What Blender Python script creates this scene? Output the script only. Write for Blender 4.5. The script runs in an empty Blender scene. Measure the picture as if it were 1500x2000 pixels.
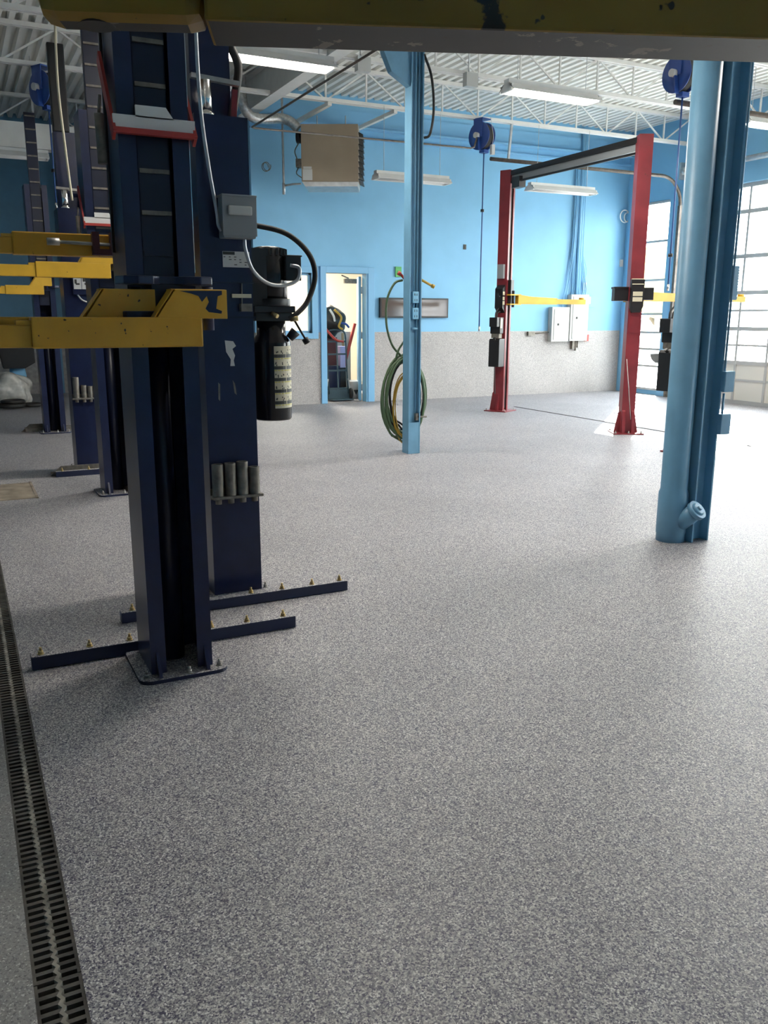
import bpy, bmesh, math, random
from mathutils import Matrix, Vector
random.seed(7)
D = bpy.data
scene = bpy.context.scene
COL = scene.collection
# ------------------------------------------------------------------ camera
cam_d = D.cameras.new('camera'); cam = D.objects.new('camera', cam_d); COL.objects.link(cam)
RIGHT = Vector((0.896, -0.444, 0.003)); DOWN = Vector((-0.097, -0.203, -0.974)); FWD = Vector((0.433, 0.873, -0.225))
FWD.normalize(); RIGHT = (RIGHT - FWD*RIGHT.dot(FWD)).normalized(); UP = RIGHT.cross(FWD).normalized()
m = Matrix(((RIGHT.x, UP.x, -FWD.x, 0), (RIGHT.y, UP.y, -FWD.y, 0), (RIGHT.z, UP.z, -FWD.z, 1.55), (0, 0, 0, 1)))
cam.matrix_world = m
cam_d.sensor_fit = 'HORIZONTAL'; cam_d.sensor_width = 36.0; cam_d.lens = 1660.0/1500.0*36.0
cam_d.clip_start = 0.05; cam_d.clip_end = 300
scene.camera = cam
# ------------------------------------------------------------------ light, exposure
scene.view_settings.view_transform = 'Standard'; scene.view_settings.look = 'None'
scene.view_settings.gamma = 1.0; scene.view_settings.use_curve_mapping = False
scene.view_settings.exposure = 0.95
world = D.worlds.new('world'); scene.world = world; world.use_nodes = True
bg = world.node_tree.nodes['Background']; bg.inputs['Color'].default_value = (0.94, 0.97, 1.0, 1); bg.inputs['Strength'].default_value = 10.0
sun_d = D.lights.new('sun', 'SUN'); sun_d.energy = 22.0; sun_d.angle = math.radians(0.6); sun_d.color = (1.0, 0.95, 0.86)
sun = D.objects.new('sun', sun_d); COL.objects.link(sun)
sd = Vector((-0.72*math.cos(math.radians(28)), -0.69*math.cos(math.radians(28)), -math.sin(math.radians(28)))).normalized()
sun.rotation_euler = sd.to_track_quat('-Z', 'Y').to_euler(); sun.location = (20, 20, 12)
LAMP_W = 36.0        # watts of one fluorescent fixture

# ------------------------------------------------------------------ materials
MATS = {}
def mat(name, col, rough=0.5, metal=0.0, noise=0.0, nscale=6.0, bump=0.0, bscale=80.0, spec=0.5, emit=None, es=0.0):
    if name in MATS: return MATS[name]
    M = D.materials.new(name); M.use_nodes = True; nt = M.node_tree; N = nt.nodes; L = nt.links
    b = N['Principled BSDF']; b.inputs['Base Color'].default_value = (*col, 1); b.inputs['Roughness'].default_value = rough
    b.inputs['Metallic'].default_value = metal; b.inputs['Specular IOR Level'].default_value = spec
    tc = N.new('ShaderNodeTexCoord')
    if noise > 0:
        n = N.new('ShaderNodeTexNoise'); n.inputs['Scale'].default_value = nscale; n.inputs['Detail'].default_value = 5
        L.new(tc.outputs['Object'], n.inputs['Vector'])
        mr = N.new('ShaderNodeMapRange'); mr.inputs[1].default_value = 0.3; mr.inputs[2].default_value = 0.7
        mr.inputs[3].default_value = 1-noise; mr.inputs[4].default_value = 1+noise*0.6
        L.new(n.outputs['Fac'], mr.inputs[0])
        mx = N.new('ShaderNodeMix'); mx.data_type = 'RGBA'; mx.blend_type = 'MULTIPLY'; mx.inputs['Factor'].default_value = 1
        mx.inputs[6].default_value = (*col, 1); L.new(mr.outputs[0], mx.inputs[7]); L.new(mx.outputs[2], b.inputs['Base Color'])
    if bump > 0:
        n2 = N.new('ShaderNodeTexNoise'); n2.inputs['Scale'].default_value = bscale; n2.inputs['Detail'].default_value = 3
        L.new(tc.outputs['Object'], n2.inputs['Vector'])
        bp = N.new('ShaderNodeBump'); bp.inputs['Strength'].default_value = bump; bp.inputs['Distance'].default_value = 0.002
        L.new(n2.outputs['Fac'], bp.inputs['Height']); L.new(bp.outputs['Normal'], b.inputs['Normal'])
    if emit:
        b.inputs['Emission Color'].default_value = (*emit, 1); b.inputs['Emission Strength'].default_value = es
    MATS[name] = M; return M
def flake(name, cols, scale, rough, top_only=None):
    """broadcast vinyl flakes: every Voronoi cell one flake of one of the given colours"""
    M = D.materials.new(name); M.use_nodes = True; nt = M.node_tree; N = nt.nodes; L = nt.links
    b = N['Principled BSDF']; b.inputs['Roughness'].default_value = rough
    tc = N.new('ShaderNodeTexCoord'); vo = N.new('ShaderNodeTexVoronoi'); vo.inputs['Scale'].default_value = scale
    nz = N.new('ShaderNodeTexNoise'); nz.inputs['Scale'].default_value = scale*1.3; nz.inputs['Detail'].default_value = 2
    ad = N.new('ShaderNodeMix'); ad.data_type = 'RGBA'; ad.blend_type = 'LINEAR_LIGHT'; ad.inputs['Factor'].default_value = 0.004
    geo = N.new('ShaderNodeNewGeometry')
    L.new(geo.outputs['Position'], nz.inputs['Vector']); L.new(geo.outputs['Position'], ad.inputs[6]); L.new(nz.outputs['Color'], ad.inputs[7])
    L.new(ad.outputs[2], vo.inputs['Vector'])
    sp = N.new('ShaderNodeSeparateColor'); L.new(vo.outputs['Color'], sp.inputs[0])
    rp = N.new('ShaderNodeValToRGB'); rp.color_ramp.interpolation = 'CONSTANT'
    e = rp.color_ramp.elements
    while len(e) < len(cols): e.new(0.5)
    for i, (p, c) in enumerate(cols): e[i].position = p; e[i].color = (*c, 1)
    L.new(sp.outputs[0], rp.inputs[0])
    # broad, soft wear and dust
    n2 = N.new('ShaderNodeTexNoise'); n2.inputs['Scale'].default_value = 0.9; n2.inputs['Detail'].default_value = 4
    L.new(geo.outputs['Position'], n2.inputs['Vector'])
    mr = N.new('ShaderNodeMapRange'); mr.inputs[1].default_value = 0.3; mr.inputs[2].default_value = 0.7; mr.inputs[3].default_value = 0.90; mr.inputs[4].default_value = 1.08
    L.new(n2.outputs['Fac'], mr.inputs[0])
    mx = N.new('ShaderNodeMix'); mx.data_type = 'RGBA'; mx.blend_type = 'MULTIPLY'; mx.inputs['Factor'].default_value = 1
    L.new(rp.outputs[0], mx.inputs[6]); L.new(mr.outputs[0], mx.inputs[7])
    out = mx.outputs[2]
    if top_only:
        sn = N.new('ShaderNodeSeparateXYZ'); L.new(geo.outputs['Normal'], sn.inputs[0])
        gt = N.new('ShaderNodeMath'); gt.operation = 'GREATER_THAN'; gt.inputs[1].default_value = 0.6; L.new(sn.outputs['Z'], gt.inputs[0])
        m2 = N.new('ShaderNodeMix'); m2.data_type = 'RGBA'; m2.inputs[6].default_value = (*top_only, 1)
        L.new(gt.outputs[0], m2.inputs['Factor']); L.new(out, m2.inputs[7]); out = m2.outputs[2]
    L.new(out, b.inputs['Base Color'])
    bp = N.new('ShaderNodeBump'); bp.inputs['Strength'].default_value = 0.35; bp.inputs['Distance'].default_value = 0.0015
    L.new(sp.outputs[1], bp.inputs['Height']); L.new(bp.outputs['Normal'], b.inputs['Normal'])
    MATS[name] = M; return M
def worn(name, col, under, rough=0.4, thr=0.70, scale=5.0, spots=0.0):
    """paint with chipped patches that show what lies under it, and small oil spots"""
    M = D.materials.new(name); M.use_nodes = True; nt = M.node_tree; N = nt.nodes; L = nt.links
    b = N['Principled BSDF']; b.inputs['Roughness'].default_value = rough
    tc = N.new('ShaderNodeTexCoord')
    n = N.new('ShaderNodeTexNoise'); n.inputs['Scale'].default_value = scale; n.inputs['Detail'].default_value = 8; n.inputs['Roughness'].default_value = 0.6
    L.new(tc.outputs['Object'], n.inputs['Vector'])
    gt = N.new('ShaderNodeMapRange'); gt.inputs[1].default_value = thr; gt.inputs[2].default_value = thr+0.015
    L.new(n.outputs['Fac'], gt.inputs[0])
    n2 = N.new('ShaderNodeTexNoise'); n2.inputs['Scale'].default_value = 3.0; n2.inputs['Detail'].default_value = 6; L.new(tc.outputs['Object'], n2.inputs['Vector'])
    mr = N.new('ShaderNodeMapRange'); mr.inputs[1].default_value = 0.3; mr.inputs[2].default_value = 0.7; mr.inputs[3].default_value = 0.72; mr.inputs[4].default_value = 1.1
    L.new(n2.outputs['Fac'], mr.inputs[0])
    mm = N.new('ShaderNodeMix'); mm.data_type = 'RGBA'; mm.blend_type = 'MULTIPLY'; mm.inputs['Factor'].default_value = 1
    mm.inputs[6].default_value = (*col, 1); L.new(mr.outputs[0], mm.inputs[7])
    n3 = N.new('ShaderNodeTexNoise'); n3.inputs['Scale'].default_value = 38; n3.inputs['Detail'].default_value = 2; L.new(tc.outputs['Object'], n3.inputs['Vector'])
    g3 = N.new('ShaderNodeMapRange'); g3.inputs[1].default_value = 0.74-spots; g3.inputs[2].default_value = 0.77-spots; L.new(n3.outputs['Fac'], g3.inputs[0])
    ms = N.new('ShaderNodeMix'); ms.data_type = 'RGBA'; ms.inputs[7].default_value = (0.05, 0.035, 0.02, 1)
    L.new(g3.outputs[0], ms.inputs['Factor']); L.new(mm.outputs[2], ms.inputs[6])
    mx = N.new('ShaderNodeMix'); mx.data_type = 'RGBA'; mx.inputs[7].default_value = (*under, 1)
    L.new(gt.outputs[0], mx.inputs['Factor']); L.new(ms.outputs[2], mx.inputs[6]); L.new(mx.outputs[2], b.inputs['Base Color'])
    MATS[name] = M; return M
def glass(name, tint, refl):
    M = D.materials.new(name); M.use_nodes = True; nt = M.node_tree; N = nt.nodes; L = nt.links
    N.remove(N['Principled BSDF']); out = N['Material Output']
    t = N.new('ShaderNodeBsdfTransparent'); t.inputs[0].default_value = (*tint, 1)
    g = N.new('ShaderNodeBsdfGlossy'); g.inputs['Roughness'].default_value = 0.03
    lw = N.new('ShaderNodeLayerWeight'); lw.inputs[0].default_value = 0.5
    pw = N.new('ShaderNodeMath'); pw.operation = 'POWER'; pw.inputs[1].default_value = 5.0; L.new(lw.outputs['Facing'], pw.inputs[0])
    fr = N.new('ShaderNodeMath'); fr.operation = 'MULTIPLY_ADD'; fr.inputs[1].default_value = 0.8; fr.inputs[2].default_value = refl; L.new(pw.outputs[0], fr.inputs[0])
    mx = N.new('ShaderNodeMixShader'); L.new(fr.outputs[0], mx.inputs[0]); L.new(t.outputs[0], mx.inputs[1]); L.new(g.outputs[0], mx.inputs[2])
    L.new(mx.outputs[0], out.inputs['Surface']); MATS[name] = M; return M

FL = [(0.0, (0.47, 0.455, 0.44)), (0.28, (0.25, 0.243, 0.255)), (0.54, (0.135, 0.128, 0.155)), (0.74, (0.042, 0.038, 0.082)), (0.90, (0.72, 0.71, 0.69))]
flake('flake_floor', FL, 250, 0.5)
flake('flake_wainscot', [(0.0, (0.50, 0.475, 0.45)), (0.34, (0.37, 0.35, 0.335)), (0.64, (0.27, 0.255, 0.25)), (0.84, (0.14, 0.13, 0.145)), (0.92, (0.68, 0.66, 0.63))], 260, 0.5)
flake('flake_navy', FL, 210, 0.45, top_only=(0.012, 0.018, 0.055))
flake('flake_worn', [(0.0, (0.30, 0.29, 0.28)), (0.45, (0.24, 0.235, 0.23)), (0.80, (0.15, 0.145, 0.15)), (0.93, (0.55, 0.54, 0.52))], 250, 0.45)
mat('concrete', (0.34, 0.33, 0.32), 0.75, noise=0.25, nscale=14, bump=0.4, bscale=160)
mat('wall_blue', (0.215, 0.49, 0.73), 0.55, noise=0.05, nscale=2, bump=0.15, bscale=60)
mat('column_blue', (0.165, 0.365, 0.53), 0.42, noise=0.12, nscale=5, bump=0.25, bscale=30)
mat('trim_blue', (0.20, 0.46, 0.71), 0.4)
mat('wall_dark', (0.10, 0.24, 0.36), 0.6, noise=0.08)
mat('deck_white', (0.84, 0.83, 0.78), 0.5, noise=0.06, nscale=3)
mat('steel_white', (0.78, 0.77, 0.73), 0.5, noise=0.05)
mat('cream', (0.80, 0.72, 0.58), 0.7)
mat('navy', (0.011, 0.017, 0.055), 0.28, noise=0.2, nscale=9, bump=0.1, bscale=70)
mat('navy_dark', (0.006, 0.010, 0.032), 0.35)
mat('black', (0.012, 0.012, 0.013), 0.4)
mat('black_gloss', (0.010, 0.010, 0.012), 0.18)
mat('rubber', (0.025, 0.024, 0.023), 0.7)
mat('chrome', (0.75, 0.74, 0.72), 0.18, metal=1)
mat('steel', (0.42, 0.40, 0.37), 0.42, metal=0.8, noise=0.2, nscale=20)
mat('brass', (0.55, 0.42, 0.20), 0.35, metal=0.9)
mat('dirty_steel', (0.22, 0.20, 0.17), 0.55, metal=0.5, noise=0.35, nscale=25)
mat('galv', (0.55, 0.56, 0.56), 0.4, metal=0.7, noise=0.15, nscale=12)
worn('yellow', (0.76, 0.40, 0.035), (0.05, 0.06, 0.09), 0.42, 0.74, 5.0, 0.02)
worn('yellow_chip', (0.72, 0.40, 0.035), (0.045, 0.055, 0.09), 0.42, 0.60, 8.0, 0.02)
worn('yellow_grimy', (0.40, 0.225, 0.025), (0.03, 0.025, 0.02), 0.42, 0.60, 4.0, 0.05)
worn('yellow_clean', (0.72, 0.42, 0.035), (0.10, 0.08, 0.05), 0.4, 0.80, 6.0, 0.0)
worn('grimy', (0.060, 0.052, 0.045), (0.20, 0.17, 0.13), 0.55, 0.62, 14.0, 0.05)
worn('red_paint', (0.235, 0.030, 0.038), (0.12, 0.02, 0.02), 0.33, 0.74, 7.0, 0.0)
mat('red_bright', (0.45, 0.05, 0.04), 0.4)
mat('maroon', (0.085, 0.018, 0.020), 0.4)
mat('white_paint', (0.74, 0.74, 0.72), 0.45, noise=0.06)
mat('panel_grey', (0.50, 0.51, 0.49), 0.42)
mat('box_grey', (0.25, 0.27, 0.28), 0.42)
mat('tan', (0.36, 0.285, 0.20), 0.45, noise=0.06, nscale=4)
mat('trench_dark', (0.02, 0.018, 0.016), 0.9)
mat('grate_iron', (0.075, 0.068, 0.058), 0.6, noise=0.7, nscale=9, bump=0.5, bscale=120)
mat('grate_dusty', (0.27, 0.25, 0.21), 0.8, noise=0.75, nscale=11)
mat('hose_green', (0.075, 0.13, 0.065), 0.5)
mat('hose_yellow', (0.48, 0.30, 0.04), 0.45)
mat('hose_blue', (0.03, 0.09, 0.28), 0.4)
mat('reel_blue', (0.025, 0.075, 0.30), 0.35)
mat('outlet_blue', (0.20, 0.46, 0.66), 0.4)
mat('label_white', (0.62, 0.62, 0.60), 0.6)
mat('label_cream', (0.62, 0.56, 0.40), 0.55)
mat('label_black', (0.04, 0.04, 0.035), 0.5)
mat('label_yellow', (0.55, 0.48, 0.12), 0.5)
mat('screen', (0.11, 0.085, 0.075), 0.08)  # base colour lifted to brown to stand in for reflections on the dark glass
mat('truck_teal', (0.035, 0.075, 0.095), 0.4)
mat('alu', (0.46, 0.46, 0.45), 0.4, metal=0.3)
mat('door_panel', (0.66, 0.64, 0.58), 0.5)
mat('track', (0.17, 0.145, 0.125), 0.5, metal=0.5, noise=0.25, nscale=20)
mat('silver_duct', (0.62, 0.62, 0.60), 0.3, metal=0.8, noise=0.3, nscale=30, bump=0.8, bscale=25)
mat('tube_lit', (1, 1, 1), 0.5, emit=(1.0, 0.93, 0.82), es=16.0)
mat('asphalt', (0.42, 0.41, 0.39), 0.9, noise=0.15, nscale=2)
mat('leaf_yellow', (0.42, 0.40, 0.16), 0.7, noise=0.5, nscale=3)
mat('bark', (0.10, 0.075, 0.05), 0.8)
mat('plastic_clear', (0.55, 0.54, 0.50), 0.2, noise=0.3, nscale=10)
mat('cardboard', (0.36, 0.24, 0.13), 0.8)
mat('paper', (0.74, 0.72, 0.70), 0.7)
mat('lilac', (0.42, 0.38, 0.60), 0.6)
mat('green_sign', (0.10, 0.42, 0.12), 0.5)
mat('rust_plate', (0.30, 0.25, 0.19), 0.7, noise=0.4, nscale=8)
glass('pane_glass', (0.94, 0.96, 0.96), 0.03)

# ------------------------------------------------------------------ mesh helpers
class MB:
    def __init__(s): s.v = []; s.f = []; s.sm = []; s.mi = []; s.cur = 0
    def quad(s, pts):
        n = len(s.v); s.v += [tuple(p) for p in pts]; s.f.append(tuple(range(n, n+len(pts)))); s.sm.append(False); s.mi.append(s.cur); return s
    def box(s, x0, x1, y0, y1, z0, z1, rot=0.0, c=None, M=None):
        pts = [(x0,y0,z0),(x1,y0,z0),(x1,y1,z0),(x0,y1,z0),(x0,y0,z1),(x1,y0,z1),(x1,y1,z1),(x0,y1,z1)]
        if M is not None: pts = [tuple(M @ Vector(p)) for p in pts]
        n = len(s.v); s.v += pts
        for q in ((0,3,2,1),(4,5,6,7),(0,1,5,4),(1,2,6,5),(2,3,7,6),(3,0,4,7)):
            s.f.append(tuple(n+i for i in q)); s.sm.append(False); s.mi.append(s.cur)
        return s
    def bar(s, p, q, w, h=None):
        """rectangular bar from p to q"""
        p = Vector(p); q = Vector(q); h = h or w; d = q-p; L = d.length; d.normalize()
        up = Vector((0,0,1)) if abs(d.z) < 0.95 else Vector((0,1,0))
        x = d.cross(up).normalized(); z = x.cross(d).normalized()
        M = Matrix(((d.x,x.x,z.x,p.x),(d.y,x.y,z.y,p.y),(d.z,x.z,z.z,p.z),(0,0,0,1)))
        return s.box(0, L, -w/2, w/2, -h/2, h/2, M=M)
    def cyl(s, p, q, r, n=16, r2=None, cap=True):
        p = Vector(p); q = Vector(q); r2 = r if r2 is None else r2; d = (q-p).normalized()
        up = Vector((0,0,1)) if abs(d.z) < 0.95 else Vector((0,1,0))
        x = d.cross(up).normalized(); y = d.cross(x).normalized(); b = len(s.v)
        for c, rr in ((p, r), (q, r2)):
            for i in range(n):
                a = 2*math.pi*i/n; s.v.append(tuple(c + x*(rr*math.cos(a)) + y*(rr*math.sin(a))))
        for i in range(n):
            j = (i+1) % n; s.f.append((b+i, b+n+i, b+n+j, b+j)); s.sm.append(True); s.mi.append(s.cur)
        if cap:
            s.f.append(tuple(b+i for i in range(n))); s.sm.append(False); s.mi.append(s.cur)
            s.f.append(tuple(b+n+i for i in range(n-1,-1,-1))); s.sm.append(False); s.mi.append(s.cur)
        return s
    def pipe(s, p, q, r, ri, n=20):
        """open tube with a wall"""
        s.cyl(p, q, r, n, cap=False); p = Vector(p); q = Vector(q); b = len(s.v)
        d = (q-p).normalized(); up = Vector((0,0,1)) if abs(d.z) < 0.95 else Vector((0,1,0)); x = d.cross(up).normalized(); y = d.cross(x).normalized()
        for c, rr in ((q, r), (q, ri), (q-d*min(0.08, (q-p).length*0.6), ri)):
            for i in range(n):
                a = 2*math.pi*i/n; s.v.append(tuple(c + x*(rr*math.cos(a)) + y*(rr*math.sin(a))))
        for k in (0, 1):
            for i in range(n):
                j = (i+1) % n; s.f.append((b+k*n+i, b+(k+1)*n+i, b+(k+1)*n+j, b+k*n+j)); s.sm.append(False); s.mi.append(s.cur)
        s.f.append(tuple(b+2*n+i for i in range(n-1,-1,-1))); s.sm.append(False); s.mi.append(s.cur)
        return s
    def tube(s, pts, r, n=10, closed=False):
        P = [Vector(p) for p in pts]; b = len(s.v); K = len(P); prev = None
        for k in range(K):
            if closed: d = P[(k+1) % K]-P[k-1]
            else: d = P[min(k+1, K-1)]-P[max(k-1, 0)]
            d.normalize()
            if prev is None:
                up = Vector((0,0,1)) if abs(d.z) < 0.9 else Vector((0,1,0)); x = d.cross(up).normalized()
            else: x = (prev - d*prev.dot(d)).normalized()
            prev = x; y = d.cross(x)
            for i in range(n):
                a = 2*math.pi*i/n; s.v.append(tuple(P[k] + x*(r*math.cos(a)) + y*(r*math.sin(a))))
        for k in range(K if closed else K-1):
            k2 = (k+1) % K
            for i in range(n):
                j = (i+1) % n; s.f.append((b+k*n+i, b+k*n+j, b+k2*n+j, b+k2*n+i)); s.sm.append(True); s.mi.append(s.cur)
        if not closed:
            s.f.append(tuple(b+i for i in range(n-1,-1,-1))); s.sm.append(False); s.mi.append(s.cur)
            s.f.append(tuple(b+(K-1)*n+i for i in range(n))); s.sm.append(False); s.mi.append(s.cur)
        return s
    def prism(s, poly, axis, a0, a1):
        """poly: 2-D points; extruded along axis 'x' (pts y,z), 'y' (pts x,z) or 'z' (pts x,y)"""
        def P(u, w, a): return (a,u,w) if axis == 'x' else (u,a,w) if axis == 'y' else (u,w,a)
        n = len(poly); b = len(s.v)
        s.v += [P(u,w,a0) for u,w in poly] + [P(u,w,a1) for u,w in poly]
        fs = [tuple(range(b, b+n)), tuple(range(b+2*n-1, b+n-1, -1))] + [(b+i, b+n+i, b+n+(i+1)%n, b+(i+1)%n) for i in range(n)]
        for q in fs: s.f.append(q); s.sm.append(False); s.mi.append(s.cur)
        return s
    def lathe(s, c, prof, n=24, axis='z'):
        b = len(s.v)
        for r, h in prof:
            for i in range(n):
                a = 2*math.pi*i/n; u, w = r*math.cos(a), r*math.sin(a)
                p = (u,w,h) if axis == 'z' else (u,h,w) if axis == 'y' else (h,u,w)
                s.v.append((c[0]+p[0], c[1]+p[1], c[2]+p[2]))
        for k in range(len(prof)-1):
            for i in range(n):
                j = (i+1) % n; s.f.append((b+k*n+i, b+k*n+j, b+(k+1)*n+j, b+(k+1)*n+i)); s.sm.append(True); s.mi.append(s.cur)
        s.f.append(tuple(b+i for i in range(n))); s.sm.append(False); s.mi.append(s.cur)
        s.f.append(tuple(b+(len(prof)-1)*n+i for i in range(n))); s.sm.append(False); s.mi.append(s.cur)
        return s
    def build(s, name, m, parent=None, bevel=0.0, world=True):
        me = D.meshes.new(name); me.from_pydata(s.v, [], s.f)
        ml = m if isinstance(m, (list, tuple)) else [m]
        for k in ml: me.materials.append(MATS[k])
        for p, sm, mi in zip(me.polygons, s.sm, s.mi): p.use_smooth = sm; p.material_index = mi
        bm = bmesh.new(); bm.from_mesh(me); bmesh.ops.recalc_face_normals(bm, faces=bm.faces[:])
        if bevel > 0:
            ed = [e for e in bm.edges if len(e.link_faces) == 2 and e.calc_face_angle(0) > 0.6]
            bmesh.ops.bevel(bm, geom=ed, offset=bevel, segments=2, affect='EDGES', profile=0.6, clamp_overlap=True)
        bm.to_mesh(me); bm.free()
        o = D.objects.new(name, me); COL.objects.link(o)
        if parent is not None:
            o.parent = parent
            if world:
                a = parent; T = Matrix.Identity(4)
                while a is not None: T = (a.matrix_parent_inverse @ a.matrix_basis if a.parent else a.matrix_basis) @ T; a = a.parent
                o.matrix_parent_inverse = T.inverted()
        return o
def thing(name, label, cat, loc, rz=0.0, group=None):
    o = D.objects.new(name, None); COL.objects.link(o); o.location = loc; o.rotation_euler = (0, 0, rz); o.empty_display_size = 0.1
    o['label'] = label; o['category'] = cat
    if group: o['group'] = group
    return o
def tag(o, label, cat, group=None):
    o['label'] = label; o['category'] = cat
    if group: o['group'] = group
    return o
def struct(o): o['kind'] = 'structure'; return o
def arc(c, r, a0, a1, n, plane='xz'):
    out = []
    for i in range(n+1):
        a = math.radians(a0+(a1-a0)*i/n); u, w = r*math.cos(a), r*math.sin(a)
        out.append((c[0]+u, c[1], c[2]+w) if plane == 'xz' else (c[0], c[1]+u, c[2]+w) if plane == 'yz' else (c[0]+u, c[1]+w, c[2]))
    return out
def spline(pts, n=8):
    P = [Vector(p) for p in pts]; P = [P[0]*2-P[1]] + P + [P[-1]*2-P[-2]]; out = []
    for i in range(1, len(P)-2):
        for k in range(n):
            t = k/n; a, b, c, d = P[i-1:i+3]
            out.append(0.5*((2*b)+(c-a)*t+(2*a-5*b+4*c-d)*t*t+(3*b-a-3*c+d)*t**3))
    out.append(P[-2]); return out
def rrect(x0, x1, y0, y1, r, n=4):
    out = []
    for cx, cy, a in ((x1-r,y1-r,0),(x0+r,y1-r,90),(x0+r,y0+r,180),(x1-r,y0+r,270)):
        for i in range(n+1):
            t = math.radians(a+90*i/n); out.append((cx+r*math.cos(t), cy+r*math.sin(t)))
    return out

# ------------------------------------------------------------------ the room
XW, YW, XR, ZD = 4.63, 14.3, 12.65, 5.17        # corner of the office wall, back wall, right wall, deck
TX0, TX1 = 0.018, 0.126                          # trench in the floor
b = MB(); b.box(TX1, XR+0.3, -7, 19.2, -0.15, 0); b.cur = 1; b.box(-6.3, TX0, -7, 19.2, -0.15, 0)
b.cur = 2; b.box(TX0, TX1, -7, 19.2, -0.2, -0.11)
struct(b.build('floor', ['flake_floor', 'flake_worn', 'trench_dark']))
# office wall: holes for window and door
WX0, WX1, WZ0, WZ1 = 4.95, 5.66, 1.25, 2.27
DX0, DX1, DZ1 = 5.93, 6.74, 2.28
def wall_rows(b, z0, z1, holes, x0, x1, y0, y1):
    xs = sorted({x0, x1, *[h[0] for h in holes], *[h[1] for h in holes]})
    for a, c in zip(xs[:-1], xs[1:]):
        blk = [(h[2], h[3]) for h in holes if h[0] <= a+1e-6 and h[1] >= c-1e-6]
        zs = [z0]; 
        for lo, hi in blk: zs += [max(lo, z0), min(hi, z1)]
        zs.append(z1)
        for i in range(0, len(zs), 2):
            if zs[i+1]-zs[i] > 1e-4: b.box(a, c, y0, y1, zs[i], zs[i+1])
holes = [(WX0, WX1, WZ0, WZ1), (DX0, DX1, 0, DZ1)]
b = MB(); wall_rows(b, 1.26, ZD+0.12, holes, XW, XR, YW, YW+0.15)
wb = struct(b.build('wall_back', 'wall_blue'))
b = MB(); wall_rows(b, 0.0, 1.26, holes, XW, XR, YW-0.012, YW+0.15)
b.build('wainscot', 'flake_wainscot', wb)
b = MB(); b.box(XW, XR, YW-0.13, YW, 4.66, 4.685).box(XW, XR, YW-0.02, YW, 4.69, 4.95).box(XW, XR, YW-0.045, YW, 4.52, 4.55)
struct(b.build('trim_1', 'trim_blue'))
b = MB(); b.box(XW, XW+0.15, YW+0.15, 18.6, 1.26, ZD+0.1); w = struct(b.build('wall_return', 'wall_blue'))
b = MB(); b.box(XW-0.01, XW+0.15, YW+0.15, 18.6, 0, 1.26); b.build('wainscot', 'flake_wainscot', w)
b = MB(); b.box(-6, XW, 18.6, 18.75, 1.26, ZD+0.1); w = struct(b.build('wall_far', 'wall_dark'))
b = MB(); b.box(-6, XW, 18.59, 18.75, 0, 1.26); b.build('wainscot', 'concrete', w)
b = MB()
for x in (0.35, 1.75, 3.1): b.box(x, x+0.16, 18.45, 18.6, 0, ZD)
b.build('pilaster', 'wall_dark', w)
b = MB(); b.box(-6.15, -6, -7, 18.75, 0, ZD+0.1); struct(b.build('wall_left', 'wall_blue'))
b = MB(); b.box(-6.15, XR+0.15, -7.15, -7, 0, ZD+0.1); struct(b.build('wall_front', 'wall_blue'))
# right wall with a tall window and three sectional doors
DOORS = [(8.55, 12.58), (3.7, 6.9), (-1.2, 2.0)]; DT = 3.84
rh = [(a, c, 0, DT) for a, c in DOORS] + [(13.0, 13.98, 0.08, 3.76)]
b = MB()
ys = sorted({-7, 18.75, *[h[0] for h in rh], *[h[1] for h in rh]})
for a, c in zip(ys[:-1], ys[1:]):
    hh = [h for h in rh if h[0] <= a+1e-6 and h[1] >= c-1e-6]
    if hh:
        if hh[0][2] > 0: b.box(XR, XR+0.2, a, c, 0, hh[0][2])
        b.box(XR, XR+0.2, a, c, hh[0][3], ZD+0.12)
    else: b.box(XR, XR+0.2, a, c, 0, ZD+0.12)
struct(b.build('wall_right', 'wall_blue'))
# corrugated roof deck, flutes along Y
b = MB(); x = -6.2; prof = []
while x < XR+0.2:
    prof += [(x, ZD+0.075), (x+0.045, ZD+0.075), (x+0.065, ZD), (x+0.135, ZD), (x+0.155, ZD+0.075)]; x += 0.155
n = len(prof)
b.v = [(px, -7.2, pz) for px, pz in prof] + [(px, 18.8, pz) for px, pz in prof]
for i in range(n-1): b.f.append((i, i+1, n+i+1, n+i)); b.sm.append(False); b.mi.append(0)
b.box(-6.3, XR+0.3, -7.3, 18.9, ZD+0.09, ZD+0.2)
struct(b.build('ceiling', 'deck_white'))

# window frame, door frame and the room behind
b = MB()
for a in ((WX0-0.11, WX0, WZ0-0.1, WZ1+0.1), (WX1, WX1+0.11, WZ0-0.1, WZ1+0.1), (WX0, WX1, WZ1, WZ1+0.1), (WX0, WX1, WZ0-0.1, WZ0)):
    b.box(a[0], a[1], YW-0.045, YW+0.17, a[2], a[3])
for a in ((WX0, WX0+0.04, WZ0, WZ1), (WX1-0.04, WX1, WZ0, WZ1), (WX0, WX1, WZ1-0.04, WZ1), (WX0, WX1, WZ0, WZ0+0.04)):
    b.box(a[0], a[1], YW+0.03, YW+0.09, a[2], a[3])
w = struct(b.build('window_1', 'trim_blue', bevel=0.004))
b = MB(); b.box(WX0+0.03, WX1-0.03, YW+0.055, YW+0.062, WZ0+0.03, WZ1-0.03); b.build('pane', 'pane_glass', w)
b = MB()
for a in ((DX0-0.11, DX0, 0, DZ1+0.11), (DX1, DX1+0.13, 0, DZ1+0.11), (DX0, DX1, DZ1, DZ1+0.11)): b.box(a[0], a[1], YW-0.045, YW+0.17, a[2], a[3])
b.box(DX1-0.03, DX1, YW-0.03, YW+0.15, 0, DZ1)
dr = struct(b.build('door_1', 'trim_blue', bevel=0.004))
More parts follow.
